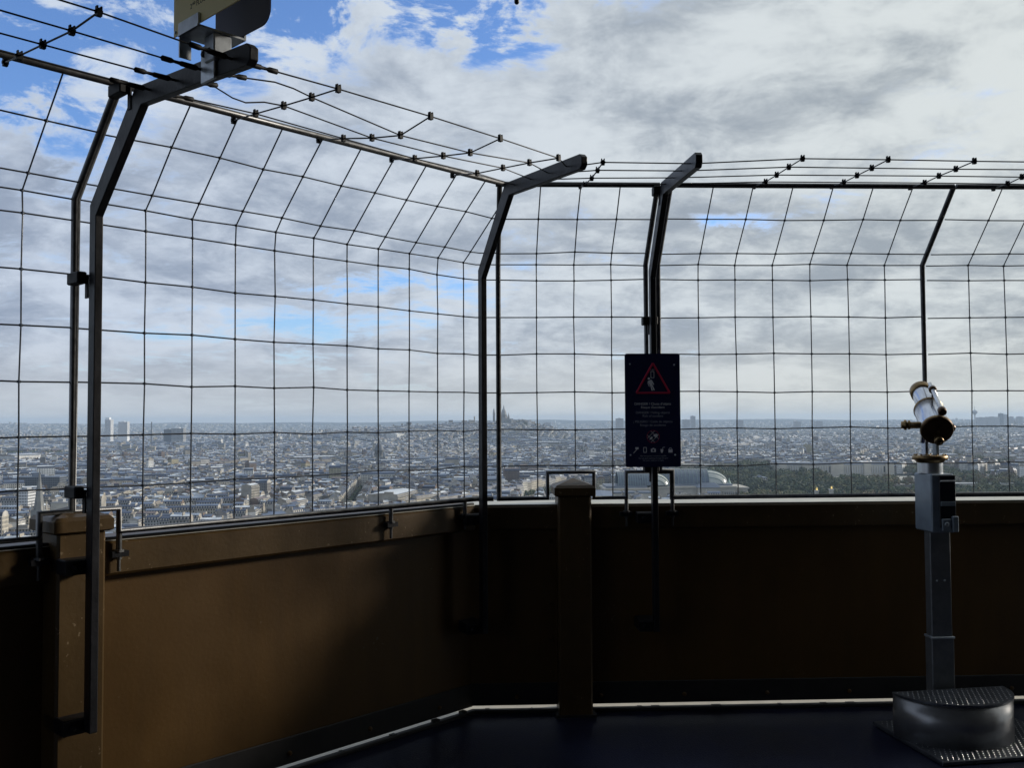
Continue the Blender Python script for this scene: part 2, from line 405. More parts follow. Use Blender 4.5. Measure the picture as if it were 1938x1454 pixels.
# parapet walls
for w, l, side in (('L', LL, 'left'), ('R', LR, 'right')):
    T = W(w)
    root = thing('parapet_wall', 'brown painted steel parapet running off to the left, dimly sunlit' if w == 'L' else 'dark shaded steel parapet facing us behind the sign and telescope', 'parapet', T(l/2, -.06, 0), 'parapet walls of the deck')
    mb = MB(); sweep(mb, w, rect(-.085, -.055, .039, .975), l, brown); mb.build('wall_panel', root)
    mb = MB(); sweep(mb, w, rect(-.262, -.006, 1.1005, 1.104) if w == 'R' else rect(-.012, -.001, 1.1005, 1.1025), l, sheen_m); mb.build('coping_sheen_strip', root)  # pale strip: the sky's gleam on the coping put into its colour
    if w == 'L': mb = MB(); sweep(mb, w, rect(-.034, -.0125, 1.1003, 1.114), l, curb_m); mb.build('rail_shade_strip', root)  # dark strip standing in for the rail's shadow on the coping
    mb = MB(); sweep(mb, w, rect(-.27, 0, .968, 1.10, .010), l, brown_rail); mb.build('coping', root)
    mb = MB(); sweep(mb, w, rect(-.0548, -.043, .031 if w == 'L' else .034, .150, .003), l, curb_m); mb.build('kick_plate', root)
    for k in range(int(l/.45)):
        s = .22+.45*k; mb = MB(); mb.lathe(T(s, -.043, .078), (*(nL if w == 'L' else nR), 0), [(0, .012), (.006, .011), (.010, .006)], brown, 8); mb.build('bolt', root)
    if w == 'R':
        for z in (.90, .73, .565, .38, .2):
            mb = MB(); mb.lathe(T(.405, -.055, z), (*nR, 0), [(0, .013), (.007, .011), (.011, .004)], brown, 8); mb.build('rivet', root)
    else:
        for z in (.85, .66, .46, .26, .1):
            mb = MB(); mb.lathe(T(1.965, -.055, z), (*nL, 0), [(0, .013), (.007, .011), (.011, .004)], brown, 8); mb.build('rivet', root)
# pillars
def pillar(wall, s, label, hw=.088):
    T = W(wall); root = thing('parapet_pillar', label, 'pillar', T(s, -.02, 0), 'square pillars of the parapet')
    mb = MB(); mb.box(T, (s-hw, -.125, 0), (s+hw, .07, 1.155), brown_rail, .010); mb.build('shaft', root)
    mb = MB(); o = .020
    lo = [(s-hw-o, -.145), (s+hw+o, -.145), (s+hw+o, .09), (s-hw-o, .09)]
    e = .012
    inn = [(s-hw-o+e, -.145+e), (s+hw+o-e, -.145+e), (s+hw+o-e, .09-e), (s-hw-o+e, .09-e)]
    vs = [T(a, b, 1.150) for a, b in inn] + [T(a, b, 1.156) for a, b in lo] + [T(a, b, 1.195) for a, b in lo] + [T(a, b, 1.208) for a, b in inn] + [T(s, -.028, 1.243)]
    fs = [[3, 2, 1, 0]] + [[r*4+i, r*4+(i+1) % 4, r*4+4+(i+1) % 4, r*4+4+i] for r in range(3) for i in range(4)] + [[12+i, 12+(i+1) % 4, 16] for i in range(4)]
    mb.add(vs, fs, brown_rail); mb.build('cap', root)
    mb = MB(); mb.box(T, (s-hw-.018, .0, .0), (s+hw+.018, .082, .012), curb_m); mb.build('base_plate', root)
    return root
pL = pillar('L', 2.085, 'square brown pillar with pyramid cap behind the tall post at left')
pR = pillar('R', .525, 'square dark pillar with pyramid cap just right of the corner')

# posts with arms leaning in over the deck
nB = (nL+nR).normalized()
def post(P0, n, label, tipL, zk=2.68, zt=2.64, brk=-1):
    d = Vector((n.y, -n.x))
    if d.x < 0: d = -d                            # d points to the photo's right
    def T(a, b, z): p = P0 + d*a + n*b; return Vector((p.x, p.y, z))
    root = thing('barrier_post', label, 'barrier post', T(0, 0, .45), 'bent posts carrying the cables')
    mb = MB(); hw, q = .0145, .026                 # half thickness across, half depth
    k = .355; e = .012
    inner = [(q, .45), (q, 2.30), (q+k-.008, zk-.040), (k+tipL-e*1.6, zt-.032), (k+tipL, zt-.017), (k+tipL, zt+.018), (k+tipL-e*1.6, zt+.034), (k-.028, zk+.030), (-q, 2.345), (-q, .45)]
    TT = lambda a, b, c: T(c, a, b)
    mb.prism(TT, inner, -hw, hw, postm)
    o = mb.build('bar', root)
    bv = o.modifiers.new('edge', 'BEVEL'); bv.width = .003; bv.segments = 2; bv.limit_method = 'ANGLE'
    # fixing brackets to the wall
    for z in (.47, 1.035):
        mb = MB(); mb.box(T, (brk*.085, -.20 if z < .9 else -.15, z-.028), (-brk*.017, -q, z+.028), postm, .004)
        mb.box(T, (brk*.085, -q, z-.024), (brk*.017, -q+.006, z+.024), postm)
        mb.build('bracket', root)
        mb = MB(); mb.lathe(T(brk*.055, -q+.006, z), (n.x, n.y, 0), [(0, .011), (.009, .011), (.011, .006)], postm, 6, False); mb.build('bolt', root)
    return root, T
PA, TA = post(Vector(TL(2.088, .165, 0)[:2]), nL, 'tall bent dark post at left holding the gold floor sign', .70, 2.665, 2.615)
PBp, TB = post(Cc + nB*.112, nB, 'bent dark post standing at the corner of the parapet', .757, 2.70, 2.642)
PCp, TC = post(Vector(TR(.94, .115, 0)[:2]), nR, 'bent dark post with the danger sign fixed on it', .70, 2.70, 2.643)

# ------------------------------------------------------------------ mesh fence
FT = .02
ZH = [1.309, 1.502, 1.70, 1.902, 2.103, 2.305]
ZB, ZR, ZTOP, KIN = 2.387, 1.138, 2.733, .355
INC = [.0544, .2103]
def fp(wall, s, z, inc=0.):
    T = W(wall); return T(s, FT+inc, z)
def incl(wall, s, k): return fp(wall, s, ZB + (ZTOP-ZB)*k/KIN, k)
def mk_panel(label, wall, sa, sb, verts, frame_paths, bars_ext=None, feet=(), zlow=None, group='wire mesh fence panels above the parapet'):
    """sa, sb the panel's ends; verts the s of the upright wires"""
    root = thing('mesh_fence_panel', label, 'fence panel', fp(wall, (sa+sb)/2, 1.1), group)
    n3 = Vector((*(nL if wall == 'L' else nR), 0))
    T = W(wall)
    jit = {}
    def J(s, zi):
        key = (round(s, 3), zi)
        if key not in jit: jit[key] = (random.gauss(0, .0014), random.gauss(0, .0018), random.gauss(0, .0028))
        return jit[key]
    for i, path in enumerate(frame_paths):
        mb = MB(); mb.tube(path, .0135, tube_m, 10); mb.build('frame_tube', root)
    levels = [('z', ZR)] + [('z', z) for z in ZH] + [('z', ZB)] + [('i', k) for k in INC] + [('i', KIN)]
    def node(s, li, wallx=wall):
        kind, v = levels[li]; js, jt, jz = J(s, li)
        if li in (0, len(levels)-1): js *= .3; jz = 0; jt *= .3
        if kind == 'z': return fp(wallx, s+js, v+jz, jt)
        p = incl(wallx, s+js, v); p.z += jz; return p
    sags = [random.uniform(-.004, .004) for _ in levels]
    for s in verts:
        lo = 0
        zl = (zlow or {}).get(round(s, 3))
        pts = [node(s, li) for li in range(len(levels))]
        if zl: pts = [fp(wall, s, zl)] + [p for p in pts if p.z > zl+.02]
        mb = MB(); mb.tube(pts, .0032, wire_m, 6, cap=False); mb.build('upright_wire', root)
    for li in range(1, len(levels)-1):
        ss = sorted(set([sa, sb] + list(verts)))
        pts = [node(s, li) for s in ss]
        if bars_ext: # the wire carries on round the corner to the next frame tube
            if bars_ext[0] == 'start':
                kind, v = levels[li]
                mt = miter(FT + (v if kind == 'i' else 0)); z = v if kind == 'z' else ZB+(ZTOP-ZB)*v/KIN
                far = fp('R', bars_ext[1], v) if kind == 'z' else incl('R', bars_ext[1], v)
                inn = [p for p in pts if (Vector(p[:2])-mt).dot(dL) > .03]
                pts = [far, Vector((mt.x, mt.y, z))] + inn
        mb = MB(); mb.tube(pts, .0032, wire_m, 6, cap=False); mb.build('cross_wire', root)
    # knots where the wires cross: one joined piece, each a few millimetres
    mb = MB()
    for s in verts:
        for li in range(1, len(levels)-1):
            p = node(s, li); mb.box(I, (p.x-.0048, p.y-.0048, p.z-.0048), (p.x+.0048, p.y+.0048, p.z+.0048), wire_m)
    o = mb.build('wire_knots', root); o['kind'] = 'stuff'
    for s in feet:
        mb = MB(); mb.tube([T(s, FT, ZR), T(s, FT, 1.03)], .011, tube_m, 8); mb.lathe(T(s, FT, 1.058), (0, 0, 1), [(0, .020), (.010, .020)], tube_m, 6, False)
        mb.tube([T(s, FT, 1.04), T(s, FT, .985)], .007, tube_m, 8)
        mb.box(T, (s-.035, -.002, 1.04), (s+.030, FT+.012, 1.062), postm); mb.build('foot_clamp', root)
    return root
def sx(wall, x, y, t=FT): return s_of(wall, hit(wall, t, x, y))
cornerb = Vector((*miter(FT), ZR)); cornert = Vector((*miter(FT+KIN), ZTOP))
sN = -s_of('R', Vector((*miter(FT), 0)))
tubeR0 = sx('R', 943, 600)
# left panel seen between post and corner, its frame notched round the pillar
lv = [sx('L', x, 480) for x in (877, 828, 774, 716, 657, 593, 521, 446, 364, 275)]
a0 = 2.10; nz = 1.225; na = sx('L', 225, 980)
mk_panel('wire mesh panel between the left post and the corner post', 'L', .03, a0, lv,
    [[fp('R', tubeR0-.03, ZR), cornerb, fp('L', na, ZR), fp('L', na, nz), fp('L', a0, nz), fp('L', a0, ZB), incl('L', a0, KIN)],
     [incl('L', a0+.01, KIN), cornert, incl('R', tubeR0, KIN)]],
    ('start', tubeR0), feet=(sx('L', 225, 1040), sx('L', 740, 980), sx('L', 880, 985)))
# far left panel
b0 = sx('L', 138, 700); nb_ = sx('L', 74, 1000); lv0 = [sx('L', 42, 400)+.2*i for i in range(10)]
mk_panel('wire mesh panel at the far left, cut by the photo edge', 'L', b0, 4.5, lv0,
    [[fp('L', 4.5, ZR), fp('L', nb_, ZR), fp('L', nb_, nz), fp('L', b0, nz), fp('L', b0, ZB), incl('L', b0, KIN)],
     [incl('L', b0-.03, KIN), incl('L', 4.5, KIN)]], feet=(sx('L', 74, 1040), 3.7))
# right wall panels
nzr = 1.275
r0v = [sx('R', x, 520) for x in (1015, 1086, 1156)]
q1, q2, q3, q4 = sx('R', 1036, 900), sx('R', 1124, 900), sx('R', 1185, 900), sx('R', 1223, 620)
mk_panel('narrow wire mesh panel between corner post and sign post', 'R', tubeR0, q4, r0v,
    [[fp('R', tubeR0, ZR), fp('R', q1, ZR), fp('R', q1, nzr), fp('R', q2, nzr), fp('R', q2, ZR), fp('R', q3, ZR), fp('R', q3, nzr), fp('R', q4, nzr), fp('R', q4, ZB), incl('R', q4, KIN)],
     [fp('R', tubeR0, ZR-.012), fp('R', tubeR0, ZB), incl('R', tubeR0, KIN)],
     [incl('R', tubeR0-.02, KIN), incl('R', q4+.01, KIN)]], feet=(q3,), zlow={round(r0v[1], 3): nzr})
r1v = [sx('R', x, 520) for x in (1321, 1391, 1462, 1533, 1604, 1674)]
e1, e2, e3 = sx('R', 1246, 620), sx('R', 1272, 900), sx('R', 1748, 620)
mk_panel('wide wire mesh panel between the danger sign and the telescope', 'R', e1, e3, r1v,
    [[incl('R', e1, KIN), fp('R', e1, ZB), fp('R', e1, nzr), fp('R', e2, nzr), fp('R', e2, ZR), fp('R', e3, ZR), fp('R', e3, ZB), incl('R', e3, KIN)],
     [incl('R', e1-.01, KIN), incl('R', e3, KIN)]], feet=(e2,))
g1 = sx('R', 1756, 620); r2v = [sx('R', 1833, 520)+.2*i for i in range(12)]
mk_panel('wire mesh panel right of the telescope, cut by the photo edge', 'R', g1, 5.0, r2v,
    [[fp('R', 5.0, ZR), fp('R', g1+.004, ZR)], [incl('R', g1-.01, KIN), incl('R', 5.0, KIN)]], feet=(3.4,))
# stand-offs between posts and fence frames
for root, T, frame_side in ((PA, TA, 'L'), (PCp, TC, 'R')):
    for z, kin in ((1.30, 0), (2.08, 0), (2.70, .33)):
        mb = MB()
        if frame_side == 'L': mb.box(T, (-.052, -.13+kin, z-.022), (-.0165, -.035+kin, z+.022), clip_m, .004)
        else: mb.box(T, (-.045, -.09+kin, z-.022), (.035, -.032+kin, z+.022), clip_m, .004)
        mb.build('standoff', root)
        mb = MB(); mb.box(T, (-.018, -.05+kin, z-.075), (-.0165+.004, -.028+kin, z+.01), clip_m); mb.build('strap', root)

# ------------------------------------------------------------------ cantilever cable nets
def clip_mb(p, d):
    mb = MB(); d = d.normalized(); sdv = d.cross(Vector((0, 0, 1))).normalized()
    def T(a, b, c): return p + d*a + sdv*b + Vector((0, 0, c))
    mb.box(T, (-.0072, -.007, -.012), (.0072, .007, .009), clip_m)
    mb.box(T, (-.010, -.0045, -.0045), (.010, .0045, .0045), clip_m)
    for q in (-.0055, .0055): mb.box(T, (q-.002, -.006, .009), (q+.002, .006, .015), clip_m)
    return mb
LJ = [.08, .255, .43, .60]
def arm_pt(T, L, zk, zt, tip, off=0.): return T(off, .355+L, zk + (zt-zk)*L/tip)
def cable_net(label, wall, strands, crosses, ends):
    """strands: per wire list of world points; crosses: lists of world points from fence bar to outer wire"""
    root = thing('cable_net', label, 'cable net', strands[0][0], 'cable nets strung between the post arms')
    for st in strands:
        mb = MB(); mb.tube(st, .0028, cable_m, 6, cap=False); mb.build('cable', root)
    for cr in crosses:
        mb = MB(); mb.tube(cr, .0030, cable_m, 6, cap=False); mb.build('cross_cable', root)
        for i, p in enumerate(cr):
            d = (cr[i]-cr[i-1]) if i else (cr[1]-cr[0])
            dd = dL if wall == 'L' else dR
            clip_mb(p, Vector((dd.x, dd.y, 0))).build('clip', root)
    for a, b in ends:
        a = Vector(a); b = Vector(b); d = (b-a).normalized()
        mb = MB(); mb.tube([a, a+d*.035], .0045, clip_m, 6); mb.lathe(a+d*.032, d, [(0, .007), (.006, .0095), (.05, .0085), (.056, .006), (.075, .005), (.085, .009), (.11, .009), (.115, .004)], clip_m, 8); mb.build('tensioner', root)
def wp(wall, L, px, py): return hit(wall, FT+.145+KIN+L-.012, px, py)
armA = [arm_pt(TA, L, 2.665, 2.615, .7) for L in LJ]
armB = [arm_pt(TB, L, 2.70, 2.642, .757) for L in LJ]
armC = [arm_pt(TC, L, 2.70, 2.643, .7) for L in LJ]
# A - B
crs = [[(442, 228), (484, 215), (537, 200), (590, 184), (640, 168)], [(603, 265), (650, 262), (704, 261), (758, 256), (815, 220)],
       [(741, 302), (785, 300), (839, 295), (890, 289), (947, 262)], [(856, 332), (903, 328), (952, 318), (1002, 308), (1057, 299)]]
def cross_pts(wall, c):
    return [hit(wall, FT+KIN-.03, *c[0])] + [wp(wall, LJ[i], *c[i+1]) for i in range(4)]
X1 = [cross_pts('L', c) for c in crs]
kink = {1: [(400, 160), (440, 185), (465, 194), (500, 193)], 2: [(470, 148), (520, 155), (555, 167)]}
st = []
for i in range(4):
    mids = [wp('L', LJ[i], *q) for q in kink.get(i, [])]
    st.append([armA[i]] + mids + [c[i+1] for c in X1] + [armB[i]])
cable_net('slack cable net hanging between left post arm and corner arm', 'L', st, X1, [(st[i][0], st[i][1]) for i in range(4)])
# left of A
c0 = [(10, 118), (37, 105), (81, 84), (136, 58), (187, 22)]
X0 = [cross_pts('L', c0)]
endL = [TL(2.088+2.2, FT+.145+KIN+L, 2.66) for L in LJ]
st = [[armA[i], X0[0][i+1], X0[0][i+1] + (endL[i]-X0[0][i+1])*.4 + Vector((0, 0, -.01)), endL[i]] for i in range(4)]
X0b = [[p + Vector((dL.x, dL.y, 0))*.42*k for p in X0[0]] for k in (1, 2, 3)]
cable_net('cable net stretched from the left post arm past the frame', 'L', st, X0+X0b, [(st[i][0], st[i][1]) for i in range(4)])
# B - C
cB = [(1098, 353), (1107, 349), (1120, 337), (1131, 322), (1141, 307)]
XB = [cross_pts('R', cB)]
st = [[armB[i], XB[0][i+1], armC[i]] for i in range(4)]
cable_net('short cable net between the corner arm and the sign post arm', 'R', st, XB, [])
# C - right
cR = [[(1427, 353), (1449, 344), (1470, 331), (1493, 316), (1519, 300)], [(1574, 353), (1597, 345), (1622, 332), (1650, 318), (1681, 302)],
      [(1722, 355), (1750, 346), (1777, 333), (1809, 320), (1844, 305)], [(1880, 357), (1907, 348), (1934, 335), (1968, 321), (2005, 307)]]
XR = [cross_pts('R', c) for c in cR]
endR = [TR(4.9, FT+.145+KIN+L-.03, 2.66) for L in LJ]
st = [[armC[i]] + [c[i+1] for c in XR] + [endR[i]] for i in range(4)]
cable_net('taut cable net running right from the sign post arm', 'R', st, XR, [])
# far end posts outside the frame that hold the nets
post(Vector(TL(2.088+2.2, .165, 0)[:2]), nL, 'bent dark post beyond the left edge of the photo', .70)
post(Vector(TR(4.9, .115, 0)[:2]), nR, 'bent dark post beyond the right edge of the photo', .70)

# ------------------------------------------------------------------ signs
def text_obj(body, size, name, parent, material, place, depth=.0004, align='CENTER', shear=0.):
    cu = bpy.data.curves.new(name, 'FONT'); cu.body = body; cu.size = size; cu.align_x = align; cu.extrude = depth; cu.shear = shear
    tmp = bpy.data.objects.new('tmp', cu); COL.objects.link(tmp)
    bpy.context.view_layer.update()
    me = bpy.data.meshes.new_from_object(tmp.evaluated_get(bpy.context.evaluated_depsgraph_get()))
    bpy.data.objects.remove(tmp)
    off = Vector(parent['_loc'])
    for v in me.vertices: v.co = place(v.co.x, v.co.y, v.co.z) - off
    me.materials.clear(); me.materials.append(material); me.update()
    o = bpy.data.objects.new(name, me); COL.objects.link(o); o.parent = parent; return o
def rrect(w, h, r, n=5, corners=(1, 1, 1, 1)):
    pts = []
    for (cx, cy, a0), on in zip(((w/2, h/2, 0), (-w/2, h/2, 90), (-w/2, -h/2, 180), (w/2, -h/2, 270)), corners):
        sxn = 1 if cx > 0 else -1; syn = 1 if cy > 0 else -1
        if not on: pts.append((cx, cy)); continue
        for k in range(n+1):
            a = R(a0 + 90*k/n); pts.append((cx - sxn*r + r*math.cos(a), cy - syn*r + r*math.sin(a)))
    return pts
def danger_sign():
    c = TC(-.014, .045, 1.602); W_, H_ = .289, .592
    ex = Vector((1, .03, 0)).normalized(); ez = Vector((0, 0, 1)); en = ex.cross(ez).normalized()   # en faces the viewer
    if en.y > 0: en = -en
    def T(x, y, z): return c + ex*x + ez*y + en*z
    root = thing('danger_sign', 'tall navy falling objects danger sign with red triangle and white pictograms', 'sign', tuple(c))
    mb = MB(); mb.prism(T, rrect(W_, H_, .012), 0, .004, sign_navy); mb.build('board', root)
    k = W_/106.0                                   # metres per photo pixel on the board
    def q(px, py): return (px-1235)*k, -(py-776)*k
    z1 = .0052
    mb = MB()  # red triangle
    tri = [q(1236, 686), q(1204, 743), q(1268, 743)]
    for i in range(3):
        a, b = tri[i], tri[(i+1) % 3]
        mb.tube([T(*a, .0045), T(*b, .0045)], .0052, sign_red, 6, smooth=False)
    o = mb.build('warning_triangle', root)
    def flat(m_, pts, z=z1, mat_=sign_white): m_.prism(T, pts, .0041, z, mat_)
    def seg(m_, a, b, w_, mat_=sign_white):
        a = Vector(a); b = Vector(b); d = (b-a).normalized(); p = Vector((-d.y, d.x))*w_/2
        flat(m_, [tuple(a+p), tuple(a-p), tuple(b-p), tuple(b+p)], mat_=mat_)
    mb = MB()  # falling phone
    x0, y0 = q(1232, 702); x1, y1 = q(1238, 714)
    for a, b in (((x0, y0), (x1, y0)), ((x1, y0), (x1, y1)), ((x1, y1), (x0, y1)), ((x0, y1), (x0, y0))): seg(mb, a, b, .0028)
    for xx in (1232.4, 1235.2, 1238): seg(mb, q(xx, 697), q(xx, 700.5), .0018)
    mb.build('phone_pictogram', root)
    mb = MB()  # leaning person pictogram
    hx, hy = q(1228, 715.5); flat(mb, [(hx+.0062*math.cos(t), hy+.0062*math.sin(t)) for t in np.linspace(0, 2*math.pi, 13)[:-1]])
    flat(mb, [q(1226.0, 720.5), q(1232.6, 717.2), q(1235, 722), q(1234.8, 729), q(1231, 730.5), q(1228.6, 726)])
    seg(mb, q(1226.6, 720.5), q(1226.4, 725), .0045); seg(mb, q(1226.4, 725), q(1229, 731), .0040)
    seg(mb, q(1233, 718.5), q(1235.6, 723), .0045); seg(mb, q(1235.6, 723), q(1237.5, 727.5), .0040)
    seg(mb, q(1231.6, 728.5), q(1234.4, 738.5), .0060); seg(mb, q(1234, 728), q(1238.2, 737.8), .0060)
    mb.build('person_pictogram', root)
    def tx(s_, px, py, size, m_):
        X, Y = q(px, py); return text_obj(s_, size, 'lettering', root, m_, lambda a, b, d: T(X+a, Y+b, .0045+d), .0003)
    tx("DANGER ! Chute d'objets", 1235, 766, .0178, sign_white); tx("Risque d'accident", 1235, 772.6, .0178, sign_white)
    tx("DANGER ! Falling objects", 1235, 782.6, .0170, sign_dim); tx("Risk of accident", 1235, 789, .0170, sign_dim)
    tx("¡ PELIGRO ! Caída de objetos", 1235, 799.8, .0170, sign_dim); tx("Riesgo de accidente", 1235, 806.4, .0170, sign_dim)
    tx("Ne rien passer à travers la grille", 1235, 864.5, .0105, sign_dim); tx("Do not pass anything through the grid", 1235, 868.8, .0100, sign_dim); tx("No pasar nada por la rejilla", 1235, 873, .0100, sign_dim)
    mb = MB()  # round prohibition mark: hands at the mesh
    cxq, cyq = q(1235, 826.5)
    ring = [(cxq+.0325*math.cos(t), cyq+.0325*math.sin(t)) for t in np.linspace(0, 2*math.pi, 29)]
    for a, b in zip(ring[:-1], ring[1:]): seg(mb, a, b, .0024, sign_red)
    for dd in (-.014, .014):
        seg(mb, (cxq-.022+dd*.7, cyq+.020+dd*.7), (cxq+.020+dd*.7, cyq-.022+dd*.7), .0017); seg(mb, (cxq-.022+dd*.7, cyq-.020-dd*.7), (cxq+.020+dd*.7, cyq+.022-dd*.7), .0017)
    flat(mb, [(cxq+.0, cyq+.004), (cxq+.008, cyq+.013), (cxq+.020, cyq+.015), (cxq+.026, cyq+.007), (cxq+.021, cyq-.002), (cxq+.012, cyq-.008), (cxq+.010, cyq-.001)])
    flat(mb, [(cxq-.020, cyq-.016), (cxq-.012, cyq-.003), (cxq-.004, cyq+.001), (cxq-.002, cyq-.008), (cxq-.010, cyq-.014)])
    mb.build('prohibition_mark', root)
    mb = MB(); seg(mb, q(1197, 858), q(1205, 849.5), .0030); flat(mb, [q(1200.5, 846.5), q(1207, 846.5), q(1207, 850.5), q(1201, 850.5)]); mb.build('stick_pictogram', root)
    mb = MB(); x0, y0 = q(1216.5, 847); x1, y1 = q(1222, 856.5)
    for a, b in (((x0, y0), (x1, y0)), ((x1, y0), (x1, y1)), ((x1, y1), (x0, y1)), ((x0, y1), (x0, y0))): seg(mb, a, b, .0030)
    mb.build('phone_pictogram', root)
    mb = MB(); flat(mb, [q(1230.5, 849.5), q(1233, 849.5), q(1234, 848), q(1236.5, 848), q(1237.5, 849.5), q(1240, 849.5), q(1240, 856), q(1230.5, 856)])
    cx2, cy2 = q(1235.2, 852.7); mb.prism(T, [(cx2+.0055*math.cos(t), cy2+.0055*math.sin(t)) for t in np.linspace(0, 2*math.pi, 13)[:-1]], .0052, .0058, sign_navy); mb.build('camera_pictogram', root)
    mb = MB(); flat(mb, [q(1248.5, 850.5), q(1254.5, 850.5), q(1253, 857.5), q(1250, 857.5)]); seg(mb, q(1252, 850), q(1254, 847), .0022); seg(mb, q(1254, 847), q(1257.5, 846.8), .0022); mb.build('cup_pictogram', root)
    mb = MB(); flat(mb, [q(1264, 851), q(1272, 851), q(1272, 857), q(1264, 857)])
    arc = [(q(1268, 851)[0]+.0075*math.cos(t), q(1268, 851)[1]+.0085*math.sin(t)) for t in np.linspace(0, math.pi, 8)]
    for a, b in zip(arc[:-1], arc[1:]): seg(mb, a, b, .0024)
    mb.build('padlock_pictogram', root)
    for px, py in ((1192, 687.5), (1277, 689.5), (1191.5, 861.5), (1277, 861.5)):
        X, Y = q(px, py); mb = MB(); mb.lathe(T(X, Y, .004), en, [(0, .0050), (.002, .0045), (.003, .002)], galv, 8); mb.build('screw', root)
    mb = MB()
    for z in (-.2, .18): mb.box(T, (-.05, z-.02, -.026), (.05, z+.02, -.001), postm)
    mb.build('back_clamp', root)
danger_sign()

def floor_sign():
    sA = 2.088; T0 = TL
    near = sA + .075; far = sA - .065
    def plate_T(s):                                # local (x along arm, y up, thickness towards dL)
        def T(x, y, z): return T0(s+z, x, y)
        return T
    # measure plate ends on its own plane
    def on_plane(s, px, py):
        r = ray(px, py); k = (s + Cc.dot(dL) - 0) / (r.x*dL.x + r.y*dL.y); p = EYEV + r*k
        return (Vector(p[:2])-Cc).dot(nL), p.z
    t0, z0 = on_plane(near, 330, 71); t1, z1 = on_plane(near, 469, 12)
    u1, v1 = on_plane(far, 512, 32)
    zb = 2.775
    root = thing('floor_sign', 'double gold and navy floor sign on a galvanised bracket, cut by the top edge', 'sign', T0(sA, (t0+t1)/2, 2.60))
    wd = t1-t0
    for s, m_, nm, (ta, tb) in ((near, gold_sign, 'gold_face', (t0, t1)), (far, sign_navy, 'navy_face', (t0, u1))):
        T = plate_T(s); cxm = (ta+tb)/2; h = .36
        pts = [(cxm+x, z0+h/2+y) for x, y in rrect(tb-ta, h, .045, 6, (1, 0, 0, 1))]
        mb = MB(); mb.prism(T, pts, -.002, .002, m_); mb.build(nm, root)
        mb = MB(); off = .0035 if nm == 'gold_face' else -.0035
    # lettering on the near face
    Tt = plate_T(near+.0022)
    t2, z2 = on_plane(near+.0022, 360, 17)
    text_obj('2', .022, 'lettering', root, black_print, lambda a, b, d: Tt(t2+a, z2+b, d), .0003, 'LEFT')
    text_obj('ND', .012, 'lettering', root, black_print, lambda a, b, d: Tt(t2+.013+a, z2+.008+b, d), .0003, 'LEFT')
    text_obj('FLOOR /', .022, 'lettering', root, black_print, lambda a, b, d: Tt(t2+.036+a, z2+b, d), .0003, 'LEFT')
    tc_, zc_ = on_plane(sA, 408, 60)
    mb = MB(); mb.box(T0, (far-.006, tc_-.07, z0-.012), (near+.012, tc_+.05, z0-.006), galv)
    mb.box(T0, (near+.004, tc_-.07, z0-.012), (near+.010, tc_+.05, z0+.028), galv); mb.box(T0, (far-.010, tc_-.07, z0-.012), (far-.004, tc_+.05, z0+.028), galv)
    mb.box(T0, (near+.008, tc_-.07, z0-.075), (near-.03, tc_-.064, z0-.012), galv)
    mb.build('cradle', root)
    mb = MB(); mb.box(T0, (sA-.03, tc_-.015, 2.64), (sA+.03, tc_+.045, z0-.012), galv, .004); mb.build('bracket_box', root)
    mb = MB(); mb.box(T0, (sA+.015, tc_-.045, 2.585), (sA+.024, tc_+.035, 2.70), galv, .002); mb.build('clamp_plate', root)
    for q_ in (-.022, .015):
        mb = MB(); mb.lathe(T0(sA+.024, tc_+q_, 2.672), (dL.x, dL.y, 0), [(0, .010), (.008, .010), (.010, .005)], postm, 6, False); mb.build('bolt', root)
    mb = MB()
    for s in (near, far): mb.lathe(T0(s+.002, t0+.012, z0+.012), (dL.x, dL.y, 0), [(0, .006), (.004, .004)], galv, 8)
    mb.build('screw', root)
floor_sign()

# small rounded rod end hanging into the top of the picture from the added roof
p = at_depth(978, 8, 4.3)
mb = MB(); mb.lathe(p, (0, 0, 1), [(0, .002), (.003, .008), (.009, .0115), (.05, .0115), (.055, .006), (4.0-p.z, .006)], cable_m, 12)
single(mb, 'hanging_rod', 'dark rounded rod end dipping in at the top edge of the sky', 'rod')

